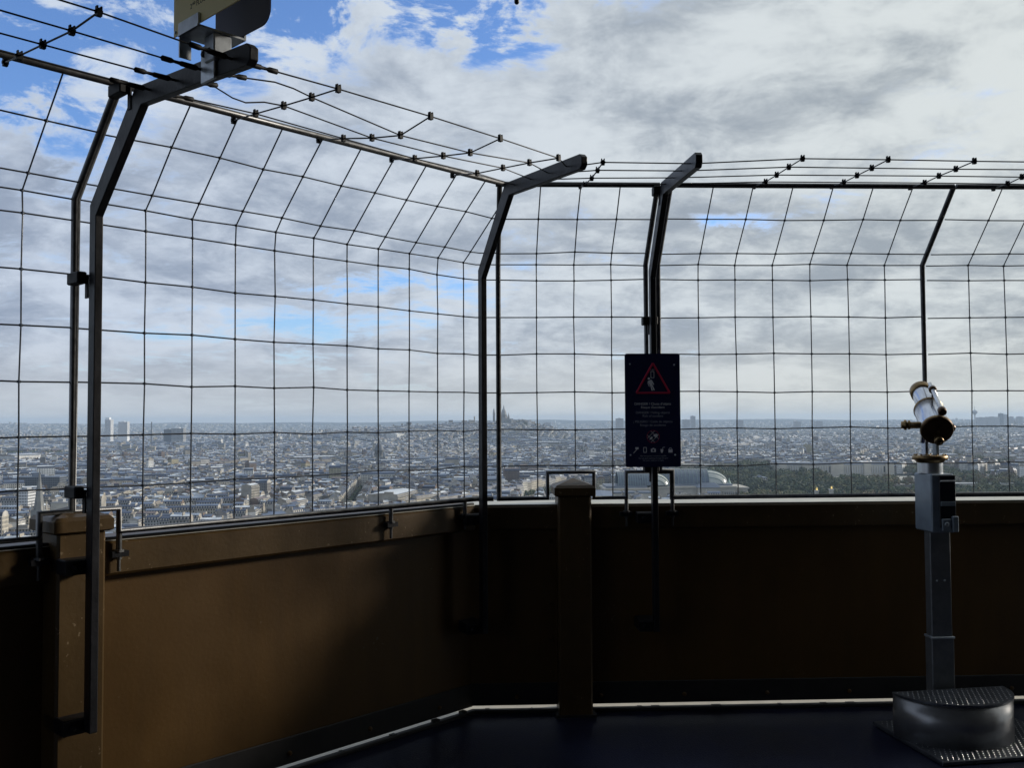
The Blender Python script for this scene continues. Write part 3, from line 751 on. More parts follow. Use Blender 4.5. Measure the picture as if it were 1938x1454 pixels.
# ------------------------------------------------------------------ coin telescope and its step
ANG = R(9)
def Trot(cx, cy, ang=ANG):
    c, s_ = math.cos(ang), math.sin(ang)
    return lambda x, y, z: Vector((cx + x*c - y*s_, cy + x*s_ + y*c, z))
def step_and_scope():
    T = Trot(2.125, 4.685)
    root = thing('step_platform', 'half round steel step with studded treadplate top at the foot of the telescope', 'step', T(0, -.1, 0))
    # chequered base plate
    TPm = Trot(1.906, 4.27, ANG)
    mb = MB(); mb.box(TPm, (0, 0, 0.002), (.74, .585, .022), tread_m, .003); bp = mb.build('base_plate', root)
    def studs(Tf, inside, x0, x1, y0, y1, z, st=.030):
        mb = MB(); r = 0; y = y0
        while y < y1:
            x = x0 + (st/2 if r % 2 else 0)
            while x < x1:
                if inside(x, y):
                    a = .0042; b = .0030
                    vs = [Tf(x-a, y, z), Tf(x, y-b, z), Tf(x+a, y, z), Tf(x, y+b, z), Tf(x, y, z+.0035)]
                    mb.add(vs, [[0, 1, 4], [1, 2, 4], [2, 3, 4], [3, 0, 4]], steel)
                x += st
            y += st*.95; r += 1
        return mb
    o = studs(TPm, lambda x, y: .01 < x < .73 and .01 < y < .57, .01, .73, .015, .57, .0222, .026).build('plate_studs', root); o['kind'] = 'stuff'
    rad = .292
    prof = [(rad*math.cos(a), rad*.93*math.sin(a)) for a in np.linspace(math.pi, 2*math.pi, 41)]
    mb = MB(); mb.prism(T, prof, .022, .215, drum_m); d = mb.build('drum', root)
    for p_ in d.data.polygons:
        if abs(p_.normal.z) < .5 and len(p_.vertices) == 4 and p_.area < .02: p_.use_smooth = True
    prof2 = [(x*1.012, y*1.012) for x, y in prof]
    mb = MB(); mb.prism(T, prof2, .216, .226, tread_m); mb.build('tread_top', root)
    o = studs(T, lambda x, y: x*x + (y/.93)**2 < (rad-.008)**2 and y < -.008, -rad, rad, -rad, 0, .2262, .026).build('tread_studs', root); o['kind'] = 'stuff'
    # telescope
    S = Trot(2.110, 4.80, R(3))
    root = thing('telescope', 'coin operated steel and brass telescope on a square column', 'telescope', S(0, 0, 0))
    mb = MB(); mb.box(S, (-.030, -.045, 0.022), (.085, .026, .46), steel_post, .004); mb.build('column_sleeve', root)
    mb = MB(); mb.box(S, (-.026, -.040, .46), (.080, .020, 1.02), steel_post, .004); mb.build('column', root)
    mb = MB(); mb.box(S, (-.033, -.050, .452), (.088, .030, .463), galv, .002); mb.build('column_collar', root)
    for xx in (.005, .045):
        mb = MB(); mb.lathe(S(xx, -.040, .74), (0, -1, 0), [(0, .005), (.002, .003)], galv, 8); mb.build('screw', root)
    # coin box: left flank bright steel, front black with slot band and lock
    mb = MB(); mb.box(S, (-.044, -.100, .985), (.075, .075, 1.275), steel_col, .006); hb = mb.build('coin_box', root)
    mb = MB(); mb.box(S, (-.006, -.108, 1.010), (.077, -.1005, 1.270), blackpl, .003); mb.build('front_panel', root)
    mb = MB(); mb.box(S, (-.002, -.113, 1.236), (.073, -.1085, 1.244), steel, .001); mb.build('slot_lip', root)
    mb = MB(); mb.box(S, (-.002, -.113, 1.118), (.073, -.1085, 1.140), steel_col, .001); mb.build('panel_band', root)
    mb = MB(); mb.box(S, (.000, -.120, .995), (.046, -.1085, 1.055), steel_col, .003); mb.build('lock_plate', root)
    mb = MB(); mb.box(S, (.050, -.125, .990), (.080, -.1085, 1.068), steel_col, .003); mb.build('return_cup', root)
    mb = MB(); mb.lathe(S(.022, -.120, 1.027), (0, -1, 0), [(0, .012), (.003, .012), (.004, .008), (.002, .007)], galv, 14); mb.build('lock', root)
    mb = MB(); mb.lathe(S(.004, .0, 1.275), (0, 0, 1), [(0, .060), (.052, .060)], steel, 28); mb.build('turntable_neck', root)
    mb = MB(); mb.lathe(S(.004, .0, 1.327), (0, 0, 1), [(0, .052), (.004, .066), (.012, .070), (.016, .084), (.034, .084), (.038, .078), (.040, .02)], brass, 32); ring = mb.build('brass_ring', root)
    for k in range(12):
        a = 2*math.pi*k/12; mb = MB(); q = S(.004+.072*math.cos(a), .072*math.sin(a), 1.365); mb.lathe(q, (0, 0, 1), [(0, .0055), (.005, .0055), (.007, .003)], brass, 6); o = mb.build('screw', ring)
    mb = MB(); mb.box(S, (-.030, -.018, 1.366), (-.012, .022, 1.50), chrome, .003); mb.box(S, (.028, -.018, 1.366), (.046, .022, 1.47), steel_col, .003); mb.build('yoke', root)
    E = at_depth(1774, 816, 4.65); O = at_depth(1743, 741, 5.0)
    ax = (O-E).normalized(); Ln = (O-E).length
    mb = MB(); mb.lathe(E+ax*.012, ax, [(0, .070), (.20, .070), (.205, .066)], chrome, 36); mt = mb.build('tube', root)
    mb = MB(); mb.lathe(E+ax*.19, ax, [(0, .060), (.012, .052), (Ln-.20, .049)], chrome, 32); mb.build('front_tube', root)
    mb = MB(); mb.lathe(O-ax*.035, ax, [(0, .050), (.003, .055), (.045, .056), (.05, .05), (.05, .044), (.02, .043)], brass, 32); mb.build('objective_ring', root)
    mb = MB(); mb.lathe(E+ax*.205, ax, [(0, .070), (.004, .0725), (.010, .0725), (.012, .066)], brass, 36); mb.build('band', root)
    mb = MB(); mb.lathe(E-ax*.004, ax, [(0, .058), (.002, .070), (.006, .0755), (.022, .0755), (.026, .071)], brass_dk, 36); pl = mb.build('rear_plate', root)
    mb = MB(); mb.lathe(E+ax*.010, ax, [(0, .0765), (.012, .0775), (.016, .0745)], brass, 36, cap=False); mb.build('rear_rim', root)
    ups = (Vector((0, 0, 1)) - ax*ax.z).normalized(); sd_ = ax.cross(ups)   # right-hand side as seen
    if sd_.x < 0: sd_ = -sd_
    ep = E - ups*.036 + sd_*.004
    mb = MB(); mb.lathe(ep, -ax, [(0, .017), (.012, .017), (.016, .021), (.040, .0225), (.046, .019), (.046, .011), (.02, .010)], brass, 24); mb.build('eyepiece', root)
    mb = MB(); mb.box(lambda a, b, c: ep + sd_*a + ups*b - ax*c, (-.006, .012, 0), (.006, .040, .006), brass, .002); mb.build('eyepiece_tab', root)
    f0 = E + ups*.098 + sd_*.018 + ax*.02
    mb = MB(); mb.lathe(f0, ax, [(-.01, .010), (-.008, .0175), (.02, .0195), (.03, .014), (.035, .0105), (.22, .0105), (.225, .017), (.25, .018), (.262, .012), (.29, .011)], steel, 20); mb.build('finder_scope', root)
    mb = MB(); mb.lathe(f0+ax*.215, ax, [(0, .0115), (.004, .0195), (.020, .0195), (.024, .0115)], brass_dk, 20, cap=False); mb.lathe(f0-ax*.012, ax, [(0, .012), (.002, .0185), (.012, .0205), (.028, .0205), (.034, .012)], brass_dk, 20); mb.build('finder_rings', root)
    mb = MB()
    for a in (.04, .21): mb.box(lambda x, y, z: f0 + sd_*x + ups*y + ax*z, (-.005, -.035, a), (.005, -.008, a+.012), brass_dk)
    mb.build('finder_mount', root)
    k0 = E + ax*.06 - sd_*.068
    mb = MB(); mb.lathe(k0, -sd_, [(0, .016), (.045, .015), (.048, .023), (.056, .023), (.058, .016), (.064, .015), (.066, .026), (.074, .026), (.078, .018), (.088, .018), (.090, .008)], brass, 20); mb.build('side_knob', root)
    k1 = E + ax*.03 + sd_*.068
    mb = MB(); mb.lathe(k1, sd_, [(0, .020), (.012, .020), (.016, .014), (.020, .010)], brass_dk, 16); mb.build('side_boss', root)
    mb = MB(); mb.lathe(k0+sd_*.02-ups*.0, -ups, [(0, .012), (.1, .012)], chrome, 12); mb.build('yoke_arm', root)
step_and_scope()

# ------------------------------------------------------------------ unseen pavilion behind the viewer, added to keep sky light off the deck
def pavilion():
    root = thing('sky_light_blocker', 'unseen brown walls and roof added behind the viewer to block sky light', 'building', (0, -1.5, 0))
    mb = MB(); mb.box(I, (-4.2, -1.7, 0), (6.0, -1.5, 4.0), blocker_m); mb.build('wall', root)
    mb = MB(); mb.box(I, (-4.2, -1.7, 4.0), (6.0, 4.1, 4.18), blocker_m); cpy = mb.build('blocker_roof', root)
    mb = MB(); mb.box(I, (5.35, -1.5, 0), (5.55, 3.6, 4.0), blocker_m); mb.build('blocker_wall', root)
    for k in range(5):
        mb = MB(); mb.box(I, (-4+2.4*k, -1.5, 3.78), (-3.88+2.4*k, 4.0, 4.0), blocker_m); mb.build('blocker_roof_beam', root)
    for k in range(3):
        mb = MB(); mb.box(I, (-3.6+2.7*k, -1.5, .5), (-2.0+2.7*k, -1.47, 2.4), win_dark); mb.build('window', root)
pavilion()
# the tower's own ironwork mass left of the deck is outside the view and not built

# ================================================================== THE CITY
GZ = -116.0
def terr(x, y):
    x = np.asarray(x, float); y = np.asarray(y, float)
    h = np.interp(x, [-1500, -969, -706, -444, -150, -41, 60, 107, 186, 239, 344, 480], [0, 40, 62, 75, 93, 101, 101, 89, 68, 45, 15, 0])
    dy = y-4780
    s = np.where(dy < 0, 620.0, 1500.0)
    m = h*np.exp(-(dy/s)**2)
    b = 88*np.exp(-(((x-5600)/1700)**2 + ((y-9000)/1900)**2))          # far plateau at right
    r = np.hypot(x, y); a = np.arctan2(x, y)
    ring = 1/(1+np.exp(-(r-15500)/900))
    hh = 116 + 14*np.sin(a*9+1) + 9*np.sin(a*23+2) + 6*np.sin(a*51) + 3*np.sin(a*130+r*.0004)
    hills = ring*hh
    roll_ = 6*np.sin(x*.0011+.5)*np.sin(y*.0009)
    return GZ + np.maximum(m, 0) + b + hills + np.where(r > 3000, roll_*np.clip((r-3000)/3000, 0, 1), 0)
def gz(x, y): return float(terr(x, y))

def ground():
    radii = [60, 200, 400]
    while radii[-1] < 3500: radii.append(radii[-1]*1.06)
    while radii[-1] < 6000: radii.append(radii[-1]+70)
    while radii[-1] < 23500: radii.append(radii[-1]*1.025)
    ang = list(np.arange(-36, 36.01, .5)) + list(np.arange(39, 324, 3))
    A = np.radians(np.array(ang)); Rr = np.array(radii); na_, nr = len(A), len(Rr)
    X = np.outer(Rr, np.sin(A)); Y = np.outer(Rr, np.cos(A)); Z = terr(X, Y)
    v = np.stack([X, Y, Z], -1).reshape(-1, 3)
    i = np.arange(nr-1)[:, None]*na_; j = np.arange(na_)[None, :]; j2 = (j+1) % na_
    f = np.stack([i+j, i+j2, i+na_+j2, i+na_+j], -1).reshape(-1, 4)
    verts = np.vstack([v, [[0, 0, GZ]]]).tolist(); faces = f.tolist()
    c = len(verts)-1
    for q in range(na_): faces.append([q, c, (q+1) % na_])
    me = bpy.data.meshes.new('ground'); me.from_pydata(verts, [], faces); me.update()
    for p_ in me.polygons: p_.use_smooth = True
    m = bpy.data.materials.new('city_ground'); m.use_nodes = True; nt = m.node_tree; N = nt.nodes; L = nt.links
    b = N['Principled BSDF']; b.inputs['Roughness'].default_value = .95; b.inputs['Specular IOR Level'].default_value = .1
    g = N.new('ShaderNodeNewGeometry')
    n1 = N.new('ShaderNodeTexNoise'); n1.inputs['Scale'].default_value = .006; n1.inputs['Detail'].default_value = 10; n1.inputs['Roughness'].default_value = .7
    L.new(g.outputs['Position'], n1.inputs['Vector'])
    r1 = N.new('ShaderNodeValToRGB'); e = r1.color_ramp.elements
    e[0].position = .35; e[0].color = (.03, .04, .024, 1); e[1].position = .62; e[1].color = (.07, .072, .075, 1)
    x = e.new(.48); x.color = (.045, .048, .045, 1)
    L.new(n1.outputs['Fac'], r1.inputs[0])
    n2 = N.new('ShaderNodeTexVoronoi'); n2.inputs['Scale'].default_value = .012; L.new(g.outputs['Position'], n2.inputs['Vector'])
    r2 = N.new('ShaderNodeValToRGB'); e = r2.color_ramp.elements; e[0].position = .2; e[0].color = (.03, .038, .028, 1); e[1].position = .7; e[1].color = (.10, .10, .105, 1)
    L.new(n2.outputs['Color'], r2.inputs[0])
    mx = N.new('ShaderNodeMix'); mx.data_type = 'RGBA'; mx.inputs[0].default_value = .45; L.new(r1.outputs[0], mx.inputs[6]); L.new(r2.outputs[0], mx.inputs[7])
    L.new(mx.outputs[2], b.inputs['Base Color'])
    me.materials.append(m)
    o = bpy.data.objects.new('ground', me); COL.objects.link(o); o['kind'] = 'structure'
ground()

# keep-clear zones of the random city -------------------------------------------------
def seg_d(x, y, pts):
    best = 1e9
    for (ax, ay), (bx, by) in zip(pts[:-1], pts[1:]):
        dx, dy = bx-ax, by-ay; t = max(0, min(1, ((x-ax)*dx+(y-ay)*dy)/(dx*dx+dy*dy)))
        best = min(best, math.hypot(x-ax-t*dx, y-ay-t*dy))
    return best
RIVER = [(300, 700), (560, 1000), (1000, 1300), (1600, 1480)]
BASIN = [(712, 1530), (960, 1590)]
AVES = [([(-505, 1000), (-520, 1300), (-560, 2000)], 15), ([(-205, 1180), (-235, 1450), (-300, 2100)], 10), ([(-330, 700), (150, 1700), (700, 2900)], 12), ([(-1200, 1700), (-300, 2150), (900, 2500)], 11), ([(-60, 1250), (-420, 2300), (-700, 3400)], 10)]
def in_park(x, y):
    u = x/y
    if 850 < y <= 1370 and .215 < u < .60: return True
    if .235 < u < .275 and 1370 < y < 2290: return True
    if .275 <= u < .415 and 1370 < y < 1945: return True
    if .415 <= u < .44 and 1370 < y < 2100: return True
    if .44 <= u < .60 and 1370 < y < 2750 and not (y > 1750 and math.sin(x*.021+y*.013)*math.sin(y*.017-x*.006) > .22): return True
    if 1440 < y < 2100 and .17 < u <= .235: return True
    if 3050 < y < 3420 and -.56 < u < -.46: return True        # garden at far left
    if 1010 < y < 1140 and -.115 < u < -.06: return True        # little green square
    return False
CLEAR = [(185, 1385, 175), (265, 1430, 110), (-449, 900, 30), (-562, 1105, 38), (-690, 1500, 75), (-339, 2400, 32), (600, 1975, 70), (700, 1975, 70), (780, 1975, 60), (-55, 4750, 75)]
def blocked(x, y):
    if in_park(x, y): return True
    if -95 < x < 150 and 4560 < y < 4900: return True
    for cx, cy, r in CLEAR:
        if (x-cx)**2+(y-cy)**2 < r*r: return True
    if x > 300 and seg_d(x, y, RIVER) < 60: return True
    for pts, wd in AVES:
        if abs(y) < 3500 and seg_d(x, y, pts) < wd + 8: return True
    return False

# building generator: every vertex is (a_x, off_x, a_y, off_y, a_h, off_z)
def tmpl_mansard():
    v = []; q = []
    for z in ((0, 0), (1, 0)):
        for ax, ay in ((-.5, -.5), (.5, -.5), (.5, .5), (-.5, .5)): v.append((ax, 0, ay, 0, *z))
    for ax, ay in ((-.5, -.5), (.5, -.5), (.5, .5), (-.5, .5)):
        v.append((ax, 0.12 if ax < 0 else -.12, ay, 1.5 if ay < 0 else -1.5, 1, 3.1))
    v += [(-.5, .12, 0, 0, 1, 4.6), (.5, -.12, 0, 0, 1, 4.6)]
    q += [((0, 1, 5, 4), 0), ((1, 2, 6, 5), 0), ((2, 3, 7, 6), 0), ((3, 0, 4, 7), 0)]
    q += [((4, 5, 9, 8), 1), ((5, 6, 10, 9), 3), ((6, 7, 11, 10), 1), ((7, 4, 8, 11), 3)]
    q += [((8, 9, 13, 12), 2), ((10, 11, 12, 13), 2), ((9, 10, 13, 13), 3), ((11, 8, 12, 12), 3)]
    return v, q
def add_chim(v, q, ax, ox, dy0, dy1, top):
    o = len(v)
    for z in ((1, 1.0), (1, top)):
        for sx_, ay in ((-.38, dy0), (.38, dy0), (.38, dy1), (-.38, dy1)): v.append((ax, ox+sx_, ay, 0, *z))
    q += [((o, o+1, o+5, o+4), 3), ((o+1, o+2, o+6, o+5), 3), ((o+2, o+3, o+7, o+6), 3), ((o+3, o, o+4, o+7), 3), ((o+4, o+5, o+6, o+7), 3)]
def tmpl_flat():
    v = []; q = []
    for z in ((0, 0), (1, 0)):
        for ax, ay in ((-.5, -.5), (.5, -.5), (.5, .5), (-.5, .5)): v.append((ax, 0, ay, 0, *z))
    q += [((0, 1, 5, 4), 0), ((1, 2, 6, 5), 0), ((2, 3, 7, 6), 0), ((3, 0, 4, 7), 0), ((4, 5, 6, 7), 4)]
    o = 8
    for z in ((1, 0), (1, 2.6)):
        for ax, ay in ((-.22, -.2), (.12, -.2), (.12, .22), (-.22, .22)): v.append((ax, 0, ay, 0, *z))
    q += [((o, o+1, o+5, o+4), 0), ((o+1, o+2, o+6, o+5), 0), ((o+2, o+3, o+7, o+6), 0), ((o+3, o, o+4, o+7), 0), ((o+4, o+5, o+6, o+7), 4)]
    return v, q
TM = []
for k in range(4):
    v, q = tmpl_mansard()
    if k == 0: add_chim(v, q, .5, -.5, -.32, .30, 6.3)
    if k == 1: add_chim(v, q, -.5, .5, -.36, -.05, 6.0); add_chim(v, q, .5, -.5, .02, .36, 6.2)
    if k == 2: add_chim(v, q, .12, 0, -.30, .25, 6.4); add_chim(v, q, -.5, .45, .0, .38, 5.6)
    TM.append((v, q))
v, q = tmpl_flat(); TM.append((v, q))
v, q = tmpl_mansard(); TM.append((v, q[:12]))          # plain, for farther rows
MSET = [walls_m, slope_m, zinc_m, chim_m, flat_m]
def gen_mesh(blds, only=None, origin=None, mset=MSET):
    """blds: array rows x, y, z, w, d, h, angle, shade, template -> arrays"""
    V_, F_, MI, SH, UV = [], [], [], [], []; base = 0
    blds = np.asarray(blds, float)
    for k, (tv, tq) in enumerate(TM):
        b = blds[blds[:, 8] == k]
        if not len(b): continue
        tv = np.array(tv); n = len(b)
        lx = tv[:, 0][None]*b[:, 3:4] + tv[:, 1][None]; ly = tv[:, 2][None]*b[:, 4:5] + tv[:, 3][None]; lz = tv[:, 4][None]*b[:, 5:6] + tv[:, 5][None]
        lz[:, :4] -= 6 if only is None else 0
        c, s = np.cos(b[:, 6:7]), np.sin(b[:, 6:7])
        P = np.stack([b[:, 0:1]+lx*c-ly*s, b[:, 1:2]+lx*s+ly*c, b[:, 2:3]+lz], -1)
        V_.append(P.reshape(-1, 3))
        for qi, (idx, mi) in enumerate(tq):
            idx = list(idx); tri = len(set(idx)) == 3
            f = np.array(idx)[None] + (np.arange(n)*len(tv))[:, None] + base
            F_.append(f); MI.append(np.full(n, mi)); 
            SH.append(((b[:, 7]*(1 + (mi*.37)) + mi*.173) % 1.0))
            if mi == 0 and qi < 4:
                L_ = b[:, 3] if qi % 2 == 0 else b[:, 4]
                u = np.round(L_/2.6); vv = np.round(b[:, 5]/3.1)
                z0 = np.zeros(n); uv = np.stack([np.stack([z0, z0], -1), np.stack([u, z0], -1), np.stack([u, vv], -1), np.stack([z0, vv], -1)], 1)
            else: uv = np.zeros((n, 4, 2))
            UV.append(uv)
        base += n*len(tv)
    return np.vstack(V_), np.vstack(F_), np.concatenate(MI), np.concatenate(SH), np.concatenate(UV)
def mesh_np(name, V_, F_, MI, SH, UV, mats):
    """quads; degenerate quads become triangles"""
    tri = (F_[:, 2] == F_[:, 3])
    me = bpy.data.meshes.new(name)
    cnt = np.where(tri, 3, 4); tot = int(cnt.sum())
    keep = np.ones(F_.shape, bool); keep[tri, 3] = False
    loops = F_[keep]; uvs = UV[keep] if UV is not None else None
    me.vertices.add(len(V_)); me.vertices.foreach_set('co', V_.astype(np.float32).ravel())
    me.loops.add(tot); me.loops.foreach_set('vertex_index', loops.astype(np.int32))
    me.polygons.add(len(F_)); st_ = np.concatenate([[0], np.cumsum(cnt)[:-1]]); me.polygons.foreach_set('loop_start', st_.astype(np.int32))
    try: me.polygons.foreach_set('loop_total', cnt.astype(np.int32))
    except Exception: pass
    for m in mats: me.materials.append(m)
    me.polygons.foreach_set('material_index', MI.astype(np.int32))
    if uvs is not None:
        ul = me.uv_layers.new(name='UVMap'); ul.data.foreach_set('uv', uvs.astype(np.float32).ravel())
    at = me.attributes.new('shade', 'FLOAT', 'FACE'); at.data.foreach_set('value', SH.astype(np.float32))
    me.polygons.foreach_set('use_smooth', np.zeros(len(F_), bool))
    me.update(calc_edges=True)
    return me

blds = []
def put(x, y, w, d, h, a, t=None, sh=None, force=False):
    u = x/max(y, 1)
    if abs(u) > .62 and not force: return
    if blocked(x, y) and not force: return
    z = gz(x, y)
    if t is None:
        r = random.random(); t = 4 if r < .16 else (5 if y > 3300 else random.randrange(4))
    blds.append((x, y, z, w, d, h, a, random.random() if sh is None else sh, t))
# rows that line the avenues
for pts, wd in AVES:
    for side in (-1, 1):
        for (ax, ay), (bx, by) in zip(pts[:-1], pts[1:]):
            L_ = math.hypot(bx-ax, by-ay); dx, dy = (bx-ax)/L_, (by-ay)/L_; nx, ny = -dy*side, dx*side; s = 0
            while s < L_-8:
                w = random.uniform(15, 24); c = s+w/2; h = random.gauss(21.5, 1.2)
                x, y = ax+dx*c+nx*(wd+7), ay+dy*c+ny*(wd+7)
                ok = not in_park(x, y) and (x < 300 or seg_d(x, y, RIVER) > 78) and all((x-q[0])**2+(y-q[1])**2 > q[2]**2 for q in CLEAR)
                if ok and abs(x/y) < .62: put(x, y, w, 12.5, h, math.atan2(dy, dx), random.randrange(3), random.choice((.1, .3, .5, .68, .12)), True)
                s += w+.05
# districts: turned grids of perimeter blocks
sites = []
for _ in range(900):
    y = random.uniform(600, 5600); x = random.uniform(-.66, .66)*y
    sites.append((x, y, random.uniform(0, math.pi/2)))
sites = [s for i, s in enumerate(sites) if all((s[0]-t[0])**2+(s[1]-t[1])**2 > 260**2 for t in sites[:i])]
SA = np.array([(s[0], s[1]) for s in sites])
for si, (cx, cy, a) in enumerate(sites):
    ca, sa_ = math.cos(a), math.sin(a); Rr = 330
    y = -Rr
    while y < Rr:
        bd = random.uniform(42, 74); x = -Rr
        while x < Rr:
            bw = random.uniform(60, 120)
            mx_, my_ = cx+(x+bw/2)*ca-(y+bd/2)*sa_, cy+(x+bw/2)*sa_+(y+bd/2)*ca
            if abs(mx_) < .68*my_ and my_ > 600:
                hb = random.gauss(20.5, 1.8)
                lots = []
                for yy, ay in ((y+6.2, 0), (y+bd-6.2, 0)):
                    q = x
                    while q < x+bw-9:
                        w = min(random.uniform(14, 30), x+bw-q)
                        if w > 8: lots.append((q+w/2, yy, w, random.uniform(11.5, 14), ay, hb+random.gauss(0, 1.6)))
                        q += w+.05
                for xx in (x+6.2, x+bw-6.2):
                    q = y+12.8
                    while q < y+bd-13-8:
                        w = min(random.uniform(11, 20), y+bd-13-q)
                        if w > 7: lots.append((xx, q+w/2, w, random.uniform(11, 12.4), math.pi/2, hb+random.gauss(0, 1.8)))
                        q += w+.05
                if random.random() < .07 and my_ < 5200:      # one large building takes the whole block
                    hh = random.uniform(14, 30)
                    lots = [(x+bw/2, y+bd/2, bw*.92, bd*random.uniform(.35, .9), 0, hh)]
                for _ in range(random.randint(1, 4)):
                    lots.append((random.uniform(x+18, x+bw-18), random.uniform(y+16, y+bd-16), random.uniform(8, 16), random.uniform(7, 11), random.choice((0, math.pi/2)), random.uniform(6, 19)))
                for lx, ly, w, d, aa, h in lots:
                    px, py = cx+lx*ca-ly*sa_, cy+lx*sa_+ly*ca
                    if py < 640 or py > 5300 or abs(px) > .62*py: continue
                    if random.random() < .015: h += random.uniform(8, 18)
                    dd = (SA[:, 0]-px)**2+(SA[:, 1]-py)**2
                    if int(dd.argmin()) != si: continue
                    put(px, py, w, d, max(5, h), a+aa)
            x += bw+random.choice((11, 12, 14, 19))
        y += bd+random.choice((11, 12, 14, 20))
blds = np.array(blds)
# which of them show largest: nearest ones whose roof stands clear of the parapet
def ylim(x): return 1040-.098*x if x < 900 else 941
cand = []
for i, b in enumerate(blds):
    if b[1] > 1750: continue
    px, py = proj((b[0], b[1], b[2]+b[5]+2))
    if -5 < px < 1943 and py < ylim(px)-3 and not (115 < px < 190 and py > 960): cand.append((b[1], i, px, py))
cand.sort(); cand = cand[:290]
chosen = set(c[1] for c in cand)
rest = blds[[i for i in range(len(blds)) if i not in chosen and blds[i][1] > 690]]
nearR = rest[rest[:, 1] < 3000]; farR = rest[rest[:, 1] >= 3000]
print('buildings', len(blds), 'individual', len(cand))
for nm, arr in (('city_rooftops', nearR), ('distant_city_blocks', farR)):
    me = mesh_np(nm, *gen_mesh(arr), MSET); o = bpy.data.objects.new(nm, me); COL.objects.link(o); o['kind'] = 'stuff'
    o['label'] = 'mass of pale Paris houses under grey zinc roofs stretching to the hill' if nm == 'city_rooftops' else 'small grey and white houses climbing towards the far hill'
# individual houses
SETN = [walls_near, slope_m, zinc_m, chim_m, flat_m]
def wallname(s):
    for p_, n_ in ((.95, 'yellowish'), (.90, 'brown'), (.80, 'white'), (.66, 'grey'), (.56, 'tan'), (.42, 'ivory'), (.22, 'buff'), (0, 'cream')):
        if s >= p_: return n_
ORD = ['first', 'second', 'third', 'fourth', 'fifth', 'sixth', 'seventh', 'eighth', 'ninth', 'tenth']
def where(px, py):
    c1 = [275, 364, 446, 521, 593, 657, 716, 774, 828, 877, 912]; c2 = [943, 1015, 1086, 1156, 1185]; c3 = [1288, 1321, 1391, 1462, 1533, 1604, 1674, 1730]
    if px < 42: return 'in the leftmost mesh gap'
    if px < 138: return 'left of the left fence tube'
    if px < 190: return 'behind the tall left post'
    if px < 912: return 'in %s gap right of left post' % ORD[min(9, sum(1 for c in c1 if c <= px))]
    if px < 943: return 'behind the corner post'
    if px < 1185: return 'in %s gap right of corner post' % ORD[sum(1 for c in c2 if c <= px)-1]
    if px < 1288: return 'below the danger sign'
    if px < 1730: return 'in %s gap right of danger sign' % ORD[sum(1 for c in c3 if c <= px)-1]
    return 'right of the telescope'
NTH = ['leftmost', 'second', 'third', 'fourth', 'fifth', 'sixth', 'seventh', 'eighth', 'ninth', 'tenth', 'eleventh', 'twelfth']
def rowof(px, py):
    d = ylim(px)-py
    return 'just above the rail' if d < 16 else ('low down' if d < 34 else ('midway up' if d < 60 else 'farther up'))
labels = {}; info = []
for _, i, px, py in cand:
    b = blds[i]; t = int(b[8])
    size = 'narrow' if b[3] < 14 else ('broad' if b[3] > 19 else 'plain')
    lab = '%s %s %s %s' % (size, wallname(b[7] % 1.0), 'flat-roofed block' if t == 4 else 'mansard house', where(px, py))
    row = rowof(px, py); info.append((i, px, lab, row)); labels.setdefault((lab, row), []).append((px, i))
final = {}
for (lab, row), lst in labels.items():
    lst.sort()
    for k, (px, i) in enumerate(lst): final[i] = '%s%s, %s' % ('' if len(lst) == 1 else NTH[min(k, 11)]+' ', lab, row)
for i, px, lab, row in info:
    b = blds[i].copy(); loc = (b[0], b[1], b[2]); b[:3] = 0
    root = thing('apartment_house', final[i], 'house', loc, 'houses of the near streets')
    V_, F_, MI, SH, UV = gen_mesh([b], only=1)
    tq = TM[int(b[8])][1]; groups_ = {'wall': [], 'roof': []}; ch = {}
    for qi, (idx, mi_) in enumerate(tq):
        if mi_ == 3 and qi >= 12: ch.setdefault((qi-12)//5, []).append(qi)
        elif mi_ in (0, 3): groups_['wall'].append(qi)
        else: groups_['roof'].append(qi)
    for nm, sel in [(k_, v_) for k_, v_ in groups_.items()] + [('chimney', v_) for v_ in ch.values()]:
        if not sel: continue
        f = F_[sel]; used = np.unique(f); mp = np.zeros(len(V_), int); mp[used] = np.arange(len(used))
        me = mesh_np(nm, V_[used], mp[f], MI[sel], SH[sel], UV[sel], SETN)
        o = bpy.data.objects.new(nm, me); COL.objects.link(o); o.parent = root
    # windows, cornice and balcony lines on the long sides
    w, d, h, a = b[3], b[4], b[5], b[6]; ca, sa_ = math.cos(a), math.sin(a)
    def T(x, y, z): return Vector((x*ca-y*sa_, x*sa_+y*ca, z))
    mb = MB(); nb = max(2, int(w/2.7)); nf = max(2, int(h/3.1)); fh = h/nf
    for sy in (-1, 1):
        for q in range(nb):
            xx = -w/2 + w*(q+.5)/nb
            for fz in range(nf):
                z0 = fz*fh + .7
                vs = [T(xx-.6, sy*(d/2+.05), z0), T(xx+.6, sy*(d/2+.05), z0), T(xx+.6, sy*(d/2+.05), z0+1.9), T(xx-.6, sy*(d/2+.05), z0+1.9)]
                mb.add(vs, [[0, 1, 2, 3]], win_dark)
            if int(b[8]) != 4: # dormers
                mb.box(T, (xx-.7, sy*(d/2-1.35), h+.5), (xx+.7, sy*(d/2-.35), h+2.4), MATS['pale_limestone'])
    o = mb.build('window_rows', None, kind='stuff'); o.parent = root
    mb = MB()
    for z in (h-.15,):
        if z > 3:
            for sy in (-1, 1): mb.box(T, (-w/2, sy*d/2, z-.2), (w/2, sy*(d/2+.7), z+.05), MATS['pale_limestone'] if z > h-1 else MATS['grey_concrete'])
    o = mb.build('cornice', None); o.parent = root

